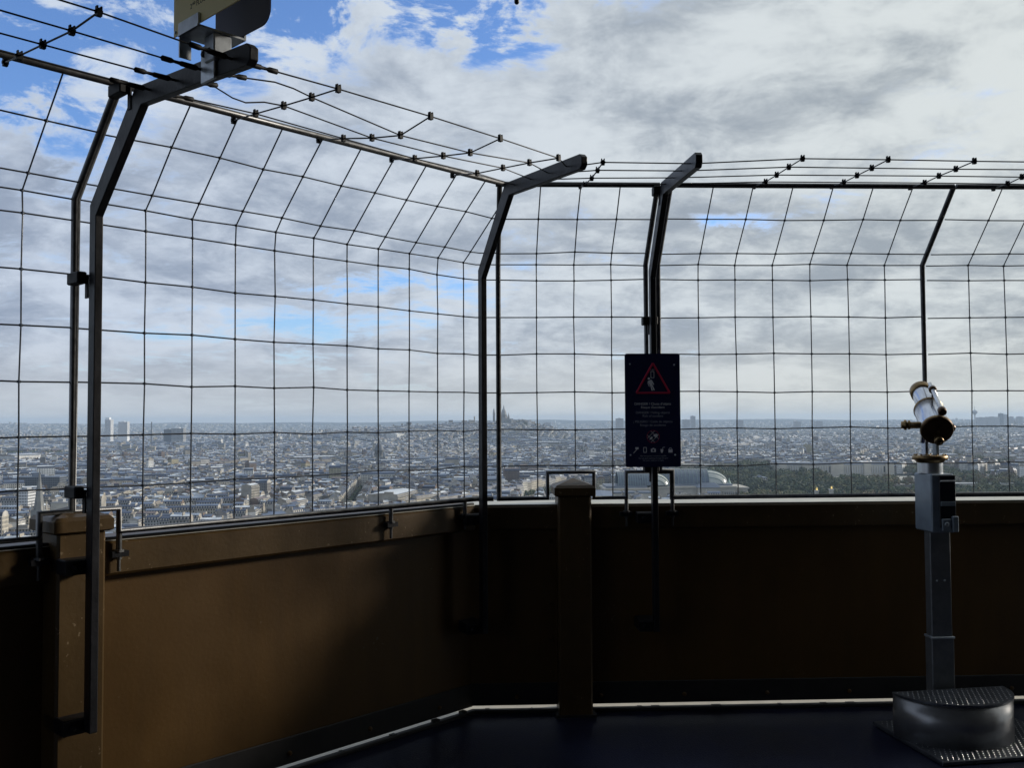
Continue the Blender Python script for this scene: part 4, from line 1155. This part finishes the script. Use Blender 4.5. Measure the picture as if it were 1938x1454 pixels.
# far suburbs and hill slopes: boxes a few pixels across
def far_boxes(n, y0, y1, wmin, wmax, hmin, hmax, name, label, tall=.02):
    y = np.sqrt(rng.uniform(y0**2, y1**2, n)); u = rng.uniform(-.62, .62, n); x = u*y
    w = rng.uniform(wmin, wmax, n); d = rng.uniform(wmin*.6, wmax*.6, n); h = rng.uniform(hmin, hmax, n)
    tl = rng.random(n) < tall*(.3+.7*(np.sin(x*.0013)+1)/2); h = np.where(tl, h+rng.uniform(8, 30, n), h); w = np.where(tl, rng.uniform(14, 30, n), w)
    gap = (np.sin(x*.004+y*.0031)*np.sin(y*.0027-x*.0019) > .62); keep = ~gap
    arr = np.stack([x, y, terr(x, y), w, d, h, rng.choice([0, .3, .8, 1.2, 1.5], n)+rng.normal(0, .05, n), rng.random(n), np.where(rng.random(n) < .55, 5, 4)], -1)[keep]
    me = mesh_np(name, *gen_mesh(arr), MSET); o = bpy.data.objects.new(name, me); COL.objects.link(o); o['kind'] = 'stuff'; o['label'] = label
far_boxes(17000, 5000, 8200, 14, 38, 12, 26, 'suburb_blocks', 'hazy pale blocks of the outer districts')
far_boxes(15000, 8200, 15500, 18, 70, 9, 24, 'horizon_suburbs', 'faint blue suburbs along the horizon', .03)

# ------------------------------------------------------------------ trees
def crown_tmpl(seed, nq=88):
    r = np.random.default_rng(seed); v = []; f = []
    for k in range(nq):
        th = r.uniform(0, 2*math.pi); cz = r.uniform(-.75, 1); rad = r.uniform(.72, 1.05)*(1+.18*math.sin(3*th+seed))
        s = math.sqrt(max(0, 1-cz*cz)); c = np.array([s*math.cos(th), s*math.sin(th), cz*.85])*rad
        nrm = c/np.linalg.norm(c) + r.normal(0, .45, 3); nrm /= np.linalg.norm(nrm)
        a = np.cross(nrm, [0, 0, 1.01]); a /= np.linalg.norm(a); b = np.cross(nrm, a); q = r.uniform(.10, .23)
        o = len(v)
        for i, j in ((-1, -1), (1, -1), (1, 1), (-1, 1)): v.append(c + a*i*q*r.uniform(.6, 1.1) + b*j*q*r.uniform(.6, 1.1))
        f.append((o, o+1, o+2, o+3))
    # inner core
    o = len(v)
    for k in range(8):
        for z, rr in ((-.45, .62), (.35, .70)): a = k*math.pi/4; v.append(np.array([math.cos(a)*rr, math.sin(a)*rr, z]))
    for k in range(8): j = (k+1) % 8; f.append((o+2*k, o+2*j, o+2*j+1, o+2*k+1))
    v.append(np.array([0, 0, .78])); t = len(v)-1
    for k in range(8): j = (k+1) % 8; f.append((o+2*k+1, o+2*j+1, t, t))
    return np.array(v), np.array(f)
CT = [crown_tmpl(s) for s in range(4)]; CTs = [crown_tmpl(s+9, 22) for s in range(3)]
def crowns(tr, tmpls):
    V_, F_, SH = [], [], []; base = 0; tr = np.asarray(tr, float)
    ti = rng.integers(0, len(tmpls), len(tr))
    for k, (tv, tf) in enumerate(tmpls):
        b = tr[ti == k]
        if not len(b): continue
        n = len(b); a = rng.uniform(0, 6.28, n)[:, None]; c, s = np.cos(a), np.sin(a)
        x = (tv[:, 0][None]*c - tv[:, 1][None]*s)*b[:, 3:4]; y = (tv[:, 0][None]*s + tv[:, 1][None]*c)*b[:, 3:4]; z = tv[:, 2][None]*b[:, 4:5]
        V_.append(np.stack([b[:, 0:1]+x, b[:, 1:2]+y, b[:, 2:3]+z], -1).reshape(-1, 3))
        F_.append((tf[None] + (np.arange(n)*len(tv))[:, None, None] + base).reshape(-1, 4))
        sh = np.clip(b[:, 5:6] + rng.normal(0, .07, (n, len(tf))), 0, .999); SH.append(sh.ravel()); base += n*len(tv)
    F = np.vstack(F_); return np.vstack(V_), F, np.zeros(len(F)), np.concatenate(SH), None
trees = []; street = []
for _ in range(90000):
    y = math.sqrt(random.uniform(1080**2, 3420**2)); x = random.uniform(-.62, .62)*y
    if not in_park(x, y): continue
    if x > 300 and seg_d(x, y, RIVER) < 34: continue
    if any((x-cx)**2+(y-cy)**2 < (r*.86)**2 for cx, cy, r in CLEAR): continue
    u = x/y
    if abs(u-.262) < .016 and 1640 < y < 1760: continue
    if 1690 < y < 1950 and .33 < u < .43: continue
    if random.random() < .25 and .44 < u and math.sin(y*.02+x*.004) > .5: continue             # open square with pale paving
    if .40 < u < .44 and 1480 < y < 1600: continue
    if y < 1345 and .300 < u < .352: continue
    if seg_d(x, y, BASIN) < 32 or (1720 < y < 1930 and u > .49) or (1990 < y < 2190 and u > .44 and x > 880): continue
    if u > .45 and y > 1550 and math.sin(x*.021+y*.013)*math.sin(y*.017-x*.006) > .15: continue
    dns = .5+.5*math.sin(x*.013+1)*math.sin(y*.009)
    if random.random() < .52*(.35+dns):
        r = random.choice((random.uniform(4, 7), random.uniform(6, 11))); h = r*random.uniform(.75, 1.1)
        patch = .5+.5*math.sin(x*.006+y*.004)*math.sin(y*.0075-x*.002)
        trees.append((x, y, gz(x, y)+1+h*.9+4*patch, r, h, min(.97, max(0, patch*.8+random.gauss(0, .16)))))
    if len(trees) > 3600: break
for pts, wd in AVES[:5]:
    for (ax, ay), (bx, by) in zip(pts[:-1], pts[1:]):
        L_ = math.hypot(bx-ax, by-ay); dx, dy = (bx-ax)/L_, (by-ay)/L_
        for side in (-1, 1):
            s = 0
            while s < L_:
                x, y = ax+dx*s-dy*side*(wd-5), ay+dy*s+dx*side*(wd-5)
                if not in_park(x, y) and random.random() < .8: street.append((x, y, gz(x, y)+8, random.uniform(3.2, 4.8), random.uniform(3.5, 5.5), random.random()*.6))
                s += random.uniform(8, 11)
for _ in range(1500):                                        # courtyards and little squares
    y = math.sqrt(random.uniform(800**2, 5000**2)); x = random.uniform(-.6, .6)*y
    if blocked(x, y): continue
    for _ in range(random.randint(1, 5)):
        xx, yy = x+random.gauss(0, 9), y+random.gauss(0, 9); street.append((xx, yy, gz(xx, yy)+random.uniform(9, 16), random.uniform(3.5, 6.5), random.uniform(3.5, 6), random.random()*.6))
for _ in range(150):                                         # dark trees along the hill top
    x = random.uniform(-62, 125); y = 4680+random.uniform(-18, 12); street.append((x, y, gz(x, y)+6, random.uniform(5, 8), random.uniform(4, 7), random.random()*.2))
for _ in range(420):
    x = random.uniform(-800, 150); y = 4640+random.uniform(-110, 60); street.append((x, y, gz(x, y)+13, random.uniform(6, 10), random.uniform(5, 8), random.random()*.3))
trees.sort(key=lambda t: t[1])
vis = []
for t in trees:
    px, py = proj((t[0], t[1], t[2]+t[4]))
    if py < 940 and -5 < px < 1800 and len(vis) < 70 and not (1182 < px < 1288): vis.append((t, px, py))
vset = set(id(v[0]) for v in vis)
mass = [t for t in trees if id(t) not in vset]
print('trees', len(trees), len(street))
me = mesh_np('park_trees', *crowns(mass, CT), [leaf_m]); o = bpy.data.objects.new('park_trees', me); COL.objects.link(o); o['kind'] = 'stuff'; o['label'] = 'dark green mass of park trees beyond the glass roofed palace'
me = mesh_np('street_trees', *crowns(street, CTs), [leaf_m]); o = bpy.data.objects.new('street_trees', me); COL.objects.link(o); o['kind'] = 'stuff'; o['label'] = 'rows and clumps of trees between the houses'
lab_ct = {}
vis.sort(key=lambda v: v[1])
for t, px, py in vis:
    tone = 'dark green' if t[5] < .25 else ('mid green' if t[5] < .7 else 'yellowing')
    lab = '%s %s tree %s, %s' % ('small' if t[3] < 5.5 else ('large' if t[3] > 8 else 'rounded'), tone, where(px, py), rowof(px, py)); lab_ct.setdefault(lab, []).append(t)
for lab, lst in lab_ct.items():
    for k, t in enumerate(lst):
        l2 = lab if len(lst) == 1 else '%s %s' % (NTH[min(k, 11)], lab)
        root = thing('park_tree', l2, 'tree', (t[0], t[1], gz(t[0], t[1])), 'single trees along the park edge')
        me = mesh_np('crown', *crowns([(0, 0, t[2]-gz(t[0], t[1]), t[3], t[4], t[5])], CT), [leaf_m]); o = bpy.data.objects.new('crown', me); COL.objects.link(o); o.parent = root
        mb = MB(); mb.tube([(0, 0, 0), (.1, 0, 3), (0, .2, t[2]-gz(t[0], t[1]))], [.45, .35, .15], trunk_m, 6); o = mb.build('trunk'); o.parent = root

# ------------------------------------------------------------------ river, bridge, quay, roads
def strip(name, pts, wd, z, material):
    vs = []; n = len(pts)
    for i, (x, y) in enumerate(pts):
        a = pts[max(0, i-1)]; b = pts[min(n-1, i+1)]; dx, dy = b[0]-a[0], b[1]-a[1]; l = math.hypot(dx, dy); nx, ny = -dy/l, dx/l
        g = GZ
        vs += [(x+nx*wd, y+ny*wd, g+z), (x-nx*wd, y-ny*wd, g+z)]
    mb = MB(); mb.add(vs, [[2*i, 2*i+1, 2*i+3, 2*i+2] for i in range(n-1)], material); o = mb.build(name); o['kind'] = 'structure'
strip('quay', RIVER, 31, .35, stone)
strip('river', RIVER, 24, .6, water_m)
strip('water', BASIN, 24, .6, water_m)
strip('quay', [(930, 1900), (1180, 1850)], 14, .5, stone)
strip('quay', [(760, 2120), (1300, 2160)], 14, .5, stone)
for k, (pts, wd) in enumerate(AVES): strip('road', pts, wd-1, .3, road_m)
mb = MB(); mb.add([(x, y, GZ+.5) for x, y in ((565, 1695), (735, 1695), (820, 1940), (640, 1940))], [[0, 1, 2, 3]], stone); mb.build('paved_square', kind='structure')
mb = MB(); mb.add([(x, y, GZ+.45) for x, y in ((590, 1470), (680, 1460), (700, 1610), (620, 1620))], [[0, 1, 2, 3]], stone); mb.build('pavement', kind='structure')

def bridge(px0, px1, Y, label, dz=8):
    p0 = (px0-969)/FPX*Y; p1 = (px1-969)/FPX*Y; L_ = p1-p0
    root = thing('stone_bridge', label, 'bridge', ((p0+p1)/2, Y, GZ))
    mb = MB(); n = 3; poly = [(p0, 0)]
    for k in range(n):
        a = p0 + L_*(k+.06)/n; b = p0 + L_*(k+.94)/n
        poly += [(a, 0)] + [(a+(b-a)*(1-math.cos(t))/2, (dz-2)*math.sin(t)) for t in np.linspace(0.05, math.pi-.05, 12)] + [(b, 0)]
    poly += [(p1, 0), (p1, dz), (p0, dz)]
    mb.prism(lambda x, z, y: Vector((x, y, GZ+z)), poly, Y, Y+20, stone); mb.build('arches', root)
    mb = MB(); mb.box(I, (p0-8, Y-1, GZ+dz+.01), (p1+8, Y+21, GZ+dz+1.1), stone_w); mb.build('deck', root)
bridge(1800, 1905, 1590, 'low stone arch bridge at right beyond the telescope')
mb = MB(); X = .523*1420
mb.box(I, (X-5, 1395, GZ), (X+80, 1440, GZ+7), white_m)
mb.prism(lambda y, z, x: Vector((x, y, z)), [(1393, GZ+7.02), (1442, GZ+7.02), (1418, GZ+13)], X-7, X+82, white_m)
single(mb, 'exhibition_marquee', 'long white marquee roof by the river at the right edge', 'marquee')

# ------------------------------------------------------------------ landmarks
def win_grid(T, x0, x1, z0, z1, nx, nz, y, ww, wh, material=win_dark):
    mb = MB()
    for i in range(nx):
        for j in range(nz):
            cx = x0+(x1-x0)*(i+.5)/nx; cz = z0+(z1-z0)*(j+.5)/nz
            mb.add([T(cx-ww/2, y, cz-wh/2), T(cx+ww/2, y, cz-wh/2), T(cx+ww/2, y, cz+wh/2), T(cx-ww/2, y, cz+wh/2)], [[0, 1, 2, 3]], material)
    return mb
# glass-roofed palace
def palace():
    Y = 1361; g = GZ
    root = thing('glass_roofed_palace', 'long stone palace with two ribbed glass barrel roofs below the danger sign', 'palace', (250, Y, g))
    def vault(xa, xb, Yc, zb, rad, hz, nm):
        mb = MB(); n = 18; vs = []; fs = []; nx = 14
        for i in range(nx+1):
            x = xa+(xb-xa)*i/nx
            for j in range(n+1):
                t = math.pi*j/n; vs.append(Vector((x, Yc-rad*math.cos(t), zb+hz*math.sin(t)**.9 if 0 < j < n else zb)))
        for i in range(nx):
            for j in range(n): fs.append([i*(n+1)+j, i*(n+1)+j+1, (i+1)*(n+1)+j+1, (i+1)*(n+1)+j])
        mb.add(vs, fs, glass_m); mb.build('glass_vault', root)
        mb = MB(); m = 12; vs = []; fs = []       # apse end towards +X
        er = rad*1.28
        for i in range(m+1):
            ph = math.pi/2*i/m
            for j in range(n+1):
                t = math.pi*j/n
                vs.append(Vector((xb + er*math.sin(ph)*math.sin(t)**.55 if 0 < j < n else xb, Yc-rad*math.cos(t)*(1 if 0 < j < n else 1), zb + hz*math.sin(t)*math.cos(ph) if 0 < j < n else zb)))
        for i in range(m):
            for j in range(n): fs.append([i*(n+1)+j, i*(n+1)+j+1, (i+1)*(n+1)+j+1, (i+1)*(n+1)+j])
        mb.add(vs, fs, glass_lit); mb.build('glass_apse', root)
        for i in range(0, nx+1, 1):
            x = xa+(xb-xa)*i/nx; mb = MB()
            mb.tube([Vector((x, Yc-(rad+.2)*math.cos(math.pi*j/12), zb+(hz+.3)*math.sin(math.pi*j/12)**.9 if 0 < j < 12 else zb)) for j in range(13)], .55, rib_m, 4, smooth=False); mb.build('rib', root)
        for k in range(1, 7):                        # ribs of the apse
            t = math.pi*k/7; mb = MB()
            mb.tube([Vector((xb + (er+.2)*math.sin(math.pi/2*i/10)*math.sin(t)**.55, Yc-rad*math.cos(t), zb+(hz+.3)*math.sin(t)*math.cos(math.pi/2*i/10))) for i in range(11)], .6, rib_m, 4, smooth=False); mb.build('rib', root)
        mb = MB(); mb.box(I, (xa, Yc-3, zb+hz-.2), (xb+2, Yc+3, zb+hz+1.2), stone_w); mb.build('ridge_walk', root)
    vault(205, 282, Y+24, g+26, 24, 19, 'a')
    vault(150, 198, Y+2, g+25, 21, 18, 'b')
    mb = MB(); mb.box(I, (196, Y-14, g), (316, Y+70, g+21), stone); mb.box(I, (316, Y-4, g), (336, Y+60, g+19), stone); mb.box(I, (130, Y-30, g), (196, Y+40, g+20), stone); mb.build('stone_block', root)
    mb = MB()
    mb.box(I, (194, Y-16, g+21.02), (318, Y+72, g+23.2), stone); mb.box(I, (318.1, Y-6, g+19.02), (338, Y+62, g+21), stone); mb.box(I, (128, Y-32, g+20.02), (193.9, Y+42, g+22), stone); mb.build('cornice', root)
    mb = MB()
    mb.box(I, (198, Y-6, g+23.22), (314, Y+64, g+25.9), lead); mb.box(I, (132, Y-24, g+22.02), (190, Y+34, g+24.8), lead); mb.build('lead_roof', root)
    # corner pavilion with hipped roof in front
    mb = MB(); mb.box(I, (262, Y-22, g), (292, Y-14.1, g+22), stone); mb.build('porch', root)
    mb = MB(); mb.add([(260, Y-24, g+22.02), (294, Y-24, g+22.02), (294, Y-8, g+24), (260, Y-8, g+24), (268, Y-17, g+28.5), (286, Y-17, g+28.5)], [[0, 1, 5, 4], [1, 2, 5], [2, 3, 4, 5], [3, 0, 4]], lead); mb.build('porch_roof', root)
    for i in range(15):
        x = 298+i*2.7; y = Y-14.4 if x < 315 else Y-4.4
        mb = MB(); mb.lathe((x, y, g+3), (0, 0, 1), [(0, .8), (12.5, .7), (13, 1.0)], stone_w, 8); mb.build('column', root)
    o = win_grid(I, 300, 336, g+4, g+15, 13, 1, Y-14.15, 1.5, 9); o.build('window_rows', root, kind='stuff')
    for xx in (132, 152, 172):
        mb = MB(); mb.box(I, (xx, Y-70, g), (xx+16, Y-46, g+18), stone); mb.box(I, (xx-.5, Y-70.5, g+18.02), (xx+16.5, Y-45.5, g+20), lead); mb.build('annexe', root)
    # quadriga group on the corner
    p = at_depth(1372, 905, 1380); mb = MB(); mb.lathe((p.x+6, p.y, g+21), (0, 0, 1), [(0, 3), (3, 2.4), (3.2, 3.4), (6, 2.0), (9, .9), (12, .3)], copper, 8); mb.build('bronze_group', root)
palace()
def box_at(px0, px1, pyt, Y, depth, name, label, cat, mat_, roof=None, nwx=0, nwz=0, yb=None, group=None, cap=0):
    """block standing on the ground; px0..px1 its visible width, pyt its top as measured on the photograph"""
    a = at_depth(px0, pyt, Y); b = at_depth(px1, pyt, Y); g = gz((a.x+b.x)/2, Y); z = (a.z+b.z)/2
    root = thing(name, label, cat, ((a.x+b.x)/2, Y, g), group)
    mb = MB(); mb.box(I, (a.x, Y, g-3), (b.x, Y+depth, z), mat_); mb.build('wall', root)
    mb = MB(); mb.box(I, (a.x-.4, Y-.4, z+.02), (b.x+.4, Y+depth+.4, z+1.0), roof or greyb)
    mb.box(I, (a.x+(b.x-a.x)*.3, Y+depth*.3, z+1.02), (a.x+(b.x-a.x)*.6, Y+depth*.7, z+4), roof or greyb); mb.build('roof', root)
    if nwx:
        mb = win_grid(I, a.x, b.x, max(g, z-nwz*3.4), z, nwx, nwz, Y-.15, (b.x-a.x)/nwx*.52, 1.9)
        T2 = lambda x, y, zz: Vector((y, x, zz))
        n2 = max(2, int(depth/((b.x-a.x)/nwx)))
        m2 = win_grid(T2, Y, Y+depth, max(g, z-nwz*3.4), z, n2, nwz, b.x+.15, depth/n2*.52, 1.9)
        mb.add(m2.v, m2.f, win_dark); mb.build('window_rows', root, kind='stuff')
    return root
# near left
box_at(32, 53, 931, 1105, 26, 'modernist_block', 'bright cream modern block of seven storeys left of the church spire', 'apartment block', MATS['white_building_paint'], None, 7, 9)
box_at(32, 113, 904, 1470, 22, 'dark_roofed_block', 'long low dark slab behind the church spire', 'office block', darkb, lead, 24, 5)
box_at(96, 128, 953, 1010, 16, 'gable_block', 'pale blank walled house right of the church spire', 'house', MATS['pale_limestone'])
# church with spire
def church_spire():
    Y = 900; t = at_depth(75, 886, Y); g = GZ; x = t.x
    root = thing('church', 'stone church with a slender tall spire near the left edge', 'church', (x, Y, g))
    mb = MB(); mb.box(I, (x-5.4, Y-5.4, g), (x+5.4, Y+5.4, g+36), slate_stone); mb.build('tower', root)
    mb = MB(); mb.lathe((x, Y, g+36), (0, 0, 1), [(0, 4.9), (3, 4.6), (t.z-g-36, .12)], slate_stone, 8, False); mb.build('spire', root)
    for sx_ in (-1, 1):
        for sy in (-1, 1):
            mb = MB(); mb.lathe((x+sx_*4.6, Y+sy*4.6, g+33), (0, 0, 1), [(0, .9), (5, .9), (11, .08)], stone, 6, False); mb.build('pinnacle', root)
    mb = MB(); mb.box(I, (x-7, Y+6, g), (x+7, Y+48, g+17), stone); mb.build('nave', root)
    mb = MB(); mb.prism(lambda a, b, c: Vector((a, c, b)), [(x-7.5, g+17.02), (x+7.5, g+17.02), (x, g+27)], Y+6, Y+48, lead); mb.build('nave_roof', root)
    o = win_grid(I, x-4, x+4, g+23, g+33, 2, 1, Y-5.5, 1.5, 7); o.build('louvres', root, kind='stuff')
church_spire()
# domed church
def domed_church():
    Y = 2400; t = at_depth(717, 829, Y); x = t.x; g = GZ
    root = thing('domed_church', 'dark domed church among the roofs left of the corner', 'church', (x, Y, g))
    k = (t.z-g)/80
    mb = MB(); mb.box(I, (x-18, Y-14, g), (x+18, Y+40, g+30*k), slate_stone); mb.build('body', root)
    mb = MB(); mb.lathe((x, Y+6, g+30*k), (0, 0, 1), [(0, 12), (16*k, 12), (16.2*k, 12.6), (18*k, 12.6)], slate_stone, 16); mb.build('drum', root)
    mb = MB(); mb.lathe((x, Y+6, g+48*k), (0, 0, 1), [(0, 11.6), (6*k, 11), (12*k, 8.8), (17*k, 5.0), (20*k, 2.2), (21*k, 2.2), (26*k, 1.8), (32*k, .1)], darkb, 16); mb.build('dome', root)
    for sx_ in (-1, 1):
        mb = MB(); mb.lathe((x+sx_*15, Y-11, g+30*k), (0, 0, 1), [(0, 3), (8, 3), (11, 2), (14, .2)], lead, 8); mb.build('turret', root)
domed_church()
# white basilica on the hill
def basilica():
    Y = 4750; c = at_depth(953.4, 770, Y); g = gz(c.x, Y)+5; x = c.x; H = (c.z-g)*1.12
    root = thing('basilica', 'pale domed basilica with bell tower crowning the hill', 'basilica', (x, Y, g))
    def dome(name, dx, dy, r, z0, z1, lan=True):
        h = z1-z0
        mb = MB(); mb.lathe((x+dx, Y+dy, g), (0, 0, 1), [(0, r*1.02), (z0+h*.30, r*1.02), (z0+h*.31, r*1.1), (z0+h*.33, r*1.1)], basil_m, 16); mb.build('drum', root)
        mb = MB(); mb.lathe((x+dx, Y+dy, g+z0+h*.33), (0, 0, 1), [(0, r*.98), (h*.12, r*.95), (h*.24, r*.80), (h*.34, r*.56), (h*.41, r*.30), (h*.43, r*.28), (h*.50, r*.24), (h*.56, r*.14), (h*.67, .12)], basil_m, 16); mb.build('dome', root)
    dome('main', 0, 0, 12.6, 22, H)
    dome('s', 24, -10, 5.6, 16, H*.60); dome('s', -20, -10, 5.0, 16, H*.56)
    dome('s', 14, 18, 4.2, 16, H*.55); dome('s', -12, 18, 4.2, 16, H*.55)
    mb = MB(); mb.box(I, (x-26, Y-16, g-4), (x+32, Y+40, g+24), basil_m); mb.build('body', root)
    mb = MB(); mb.prism(lambda a, b, cc: Vector((a, cc, b)), [(x-10, g+24.02), (x+14, g+24.02), (x+2, g+33)], Y-17, Y+30, basil_m); mb.build('gable_roof', root)
    mb = MB(); mb.box(I, (x-12, Y-24, g-4), (x+16, Y-16.1, g+18), basil_m); mb.build('portico', root)
    cc = at_depth(934.5, 771, Y); zz = cc.z-g
    mb = MB(); mb.box(I, (cc.x-5.6, Y+30, g-4), (cc.x+5.6, Y+42, g+zz*.66), basil_m); mb.build('bell_tower', root)
    mb = MB(); mb.lathe((cc.x, Y+36, g+zz*.66), (0, 0, 1), [(0, 5.4), (zz*.08, 5.2), (zz*.16, 3.9), (zz*.24, 1.8), (zz*.34, .15)], basil_m, 12); mb.build('belfry_cap', root)
basilica()
mb = MB(); p = at_depth(898, 788, 4720); g = gz(p.x, 4720)
mb.lathe((p.x, 4720, g), (0, 0, 1), [(0, 3.2), (p.z-g-7, 3.2), (p.z-g-6.5, 4.2), (p.z-g-2, 4.0), (p.z-g, .5)], stone, 10)
single(mb, 'water_tower', 'slim stone water tower on the hill crest left of the basilica', 'tower')
# towers far off
ct = box_at(198.5, 209.5, 795, 4600, 34, 'courthouse_tower', 'tall stepped white tower on the left horizon', 'tower block', white_m, white_m, 8, 30)
a_ = at_depth(199.5, 790.5, 4606); b_ = at_depth(207, 790.5, 4606); mb = MB(); mb.box(I, (a_.x, 4606, at_depth(200, 796, 4606).z), (b_.x, 4626, a_.z), white_m); mb.build('upper_tier', ct)
box_at(224, 241, 799, 4750, 30, 'slab_tower', 'broad white slab tower right of the stepped tower', 'tower block', white_m, white_m, 12, 22)
box_at(310, 324, 813, 4500, 40, 'dark_slab', 'dark left half of the twin slab blocks', 'tower block', darkb)
box_at(324.3, 347, 811, 4470, 40, 'ribbed_slab', 'grey and white ribbed slab block with many bays', 'tower block', greyb, white_m, 9, 16)
p = at_depth(287, 799, 4300); mb = MB(); mb.lathe((p.x, 4300, GZ), (0, 0, 1), [(0, 4.2), (p.z-GZ, 2.4)], darkb, 10); single(mb, 'chimney_mast', 'thin dark chimney rising between the left towers', 'chimney')
for px0, px1, py, Y, m_, lab in ((1029, 1042, 801, 7000, greyb, 'hazy grey block just right of the basilica hill'), (1044, 1048.5, 799.5, 6700, white_m, 'slim white tower just right of the basilica hill'),
    (1166, 1180, 792.5, 6500, greyb, 'square grey tower block left of the danger sign'), (1293, 1306, 795, 6900, greyb, 'lower grey tower just right of the danger sign'), (1308.5, 1316, 788, 6700, greyb, 'taller slim tower just right of the danger sign'),
    (1395, 1407, 796, 7000, greyb, 'lone square tower between the sign and the telescope'), (1504, 1516, 798.5, 7600, greyb, 'left of two equal hazy tower blocks'), (1543.5, 1557, 798, 7700, greyb, 'right of two equal hazy tower blocks'),
    (1893, 1899, 783, 8600, darkb, 'narrow tower on the right hand ridge'), (1899.3, 1908, 785, 8600, greyb, 'rounded broad block on the right hand ridge'), (1913, 1918.5, 789, 8700, greyb, 'small block right of the broad ridge block'), (1927, 1937, 789, 8700, greyb, 'last block on the ridge at the right edge'),
    (1850, 1868, 790.5, 8500, greyb, 'long flat block right of the mushroom tower'), (1868.4, 1892, 789.5, 8550, greyb, 'row of ridge blocks left of the narrow tower')):
    box_at(px0, px1, py, Y, 40, 'tower_block', lab, 'tower block', m_, m_)
p = at_depth(1844.5, 769, 8300); g = gz(p.x, 8300); Hh = p.z-g
mb = MB(); mb.lathe((p.x, 8300, g), (0, 0, 1), [(0, 7), (Hh*.55, 5), (Hh*.62, 7), (Hh*.68, 17), (Hh*.72, 24), (Hh*.77, 24), (Hh*.80, 14), (Hh*.83, 5), (Hh*.85, 2), (Hh, 1)], greyb, 16)
single(mb, 'telecom_tower', 'mushroom topped telecom tower on the far right ridge', 'tower')
# arcaded long palace by the gardens
def long_palace():
    Y = 1960; a = at_depth(1474, 881, Y); b = at_depth(1690, 881, Y); g = GZ; z = a.z
    root = thing('arcaded_palace', 'long pale palace front with column rows beyond the park trees', 'palace', ((a.x+b.x)/2, Y, g))
    L_ = b.x-a.x
    mb = MB(); mb.box(I, (a.x, Y, g), (b.x, Y+30, z), stone); mb.build('front', root)
    mb = MB(); mb.prism(lambda p_, q_, r_: Vector((r_, p_, q_)), [(Y-1, z+.02), (Y+31, z+.02), (Y+24, z+5), (Y+6, z+5)], a.x-1, b.x+1, lead); mb.build('roof', root)
    for f0, f1 in ((.0, .06), (.20, .25), (.45, .56), (.74, .80), (.93, 1.0)):
        mb = MB(); mb.box(I, (a.x+L_*f0, Y-6, g), (a.x+L_*f1, Y-.1, z+3), stone); mb.build('pavilion', root)
    n = 46
    for k in range(n):
        x = a.x+L_*(k+.5)/n
        if any(f0-.01 < (k+.5)/n < f1+.01 for f0, f1 in ((.0, .06), (.20, .25), (.45, .56), (.74, .80), (.93, 1.0))): continue
        mb = MB(); mb.box(I, (x-1.0, Y-1.6, g+6), (x+1.0, Y-.1, z-2), stone_w); mb.build('column', root)
    o = win_grid(I, a.x, b.x, g+6, z-2, n*1, 1, Y-.12, 2.6, 12); o.build('window_rows', root, kind='stuff')
long_palace()
box_at(1432, 1452, 905, 1690, 26, 'stone_pavilion', 'small pale pavilion peeping out of the park trees', 'pavilion', stone, lead, 6, 2)
box_at(1383, 1425, 909, 1720, 14, 'glasshouse', 'low green roofed hall between palace and park trees', 'hall', stone, copper)
box_at(1415, 1436, 869, 2900, 30, 'opera_block', 'bright cream block standing above the roofs right of the sign', 'building', MATS['white_building_paint'], stone_w, 5, 4)
box_at(668, 700, 881, 1950, 26, 'columned_hall', 'pale hall with dark windows in the middle distance', 'hall', stone, lead, 14, 2)
box_at(452, 468, 919, 1500, 14, 'blank_gable_house', 'white gabled house facing right above the left avenue', 'house', white_m)
box_at(545, 566, 925, 1400, 18, 'brown_gable_house', 'tan blank gable wall right of the white gable', 'house', MATS['tan'] if 'tan' in MATS else stone)
for px, top, lab in ((1545, 925, 'left gilded statue on its stone pylon above the trees'), (1573, 922.5, 'right gilded statue on its stone pylon above the trees')):
    Y = 1330; p = at_depth(px, top, Y)
    root = thing('bridge_pylon', lab, 'pylon', (p.x, Y, GZ), 'gilded pylons of the bridge')
    mb = MB(); mb.box(I, (p.x-2.4, Y-2.4, GZ), (p.x+2.4, Y+2.4, p.z-4), stone); mb.box(I, (p.x-3, Y-3, p.z-3.98), (p.x+3, Y+3, p.z-2.6), stone_w); mb.build('pylon', root)
    mb = MB(); mb.lathe((p.x, Y, p.z-2.6), (0, 0, 1), [(0, 1.5), (.8, 1.7), (1.6, 1.0), (2.6, 1.1), (3.4, .7), (4.2, .2)], gilt, 10); mb.tube([(p.x-1.2, Y, p.z-.8), (p.x+.2, Y, p.z+.7), (p.x+1.9, Y, p.z+1.3)], [.4, .6, .3], gilt, 6); mb.build('statue', root)

# ------------------------------------------------------------------ haze over the city
mb = MB(); mb.box(I, (-24500, -24500, GZ-3), (24500, 24500, 118), road_m)
hz = mb.build('haze'); hz['kind'] = 'stuff'; hz.data.materials.clear()
m = bpy.data.materials.new('haze_air'); m.use_nodes = True; N = m.node_tree.nodes; N.clear()
pv = N.new('ShaderNodeVolumePrincipled'); pv.inputs['Color'].default_value = (.63, .80, 1.0, 1); pv.inputs['Density'].default_value = 5.8e-5; pv.inputs['Anisotropy'].default_value = .1
ou = N.new('ShaderNodeOutputMaterial'); m.node_tree.links.new(pv.outputs[0], ou.inputs['Volume']); hz.data.materials.append(m)

for o in bpy.data.objects:
    if '_loc' in o.keys(): del o['_loc']
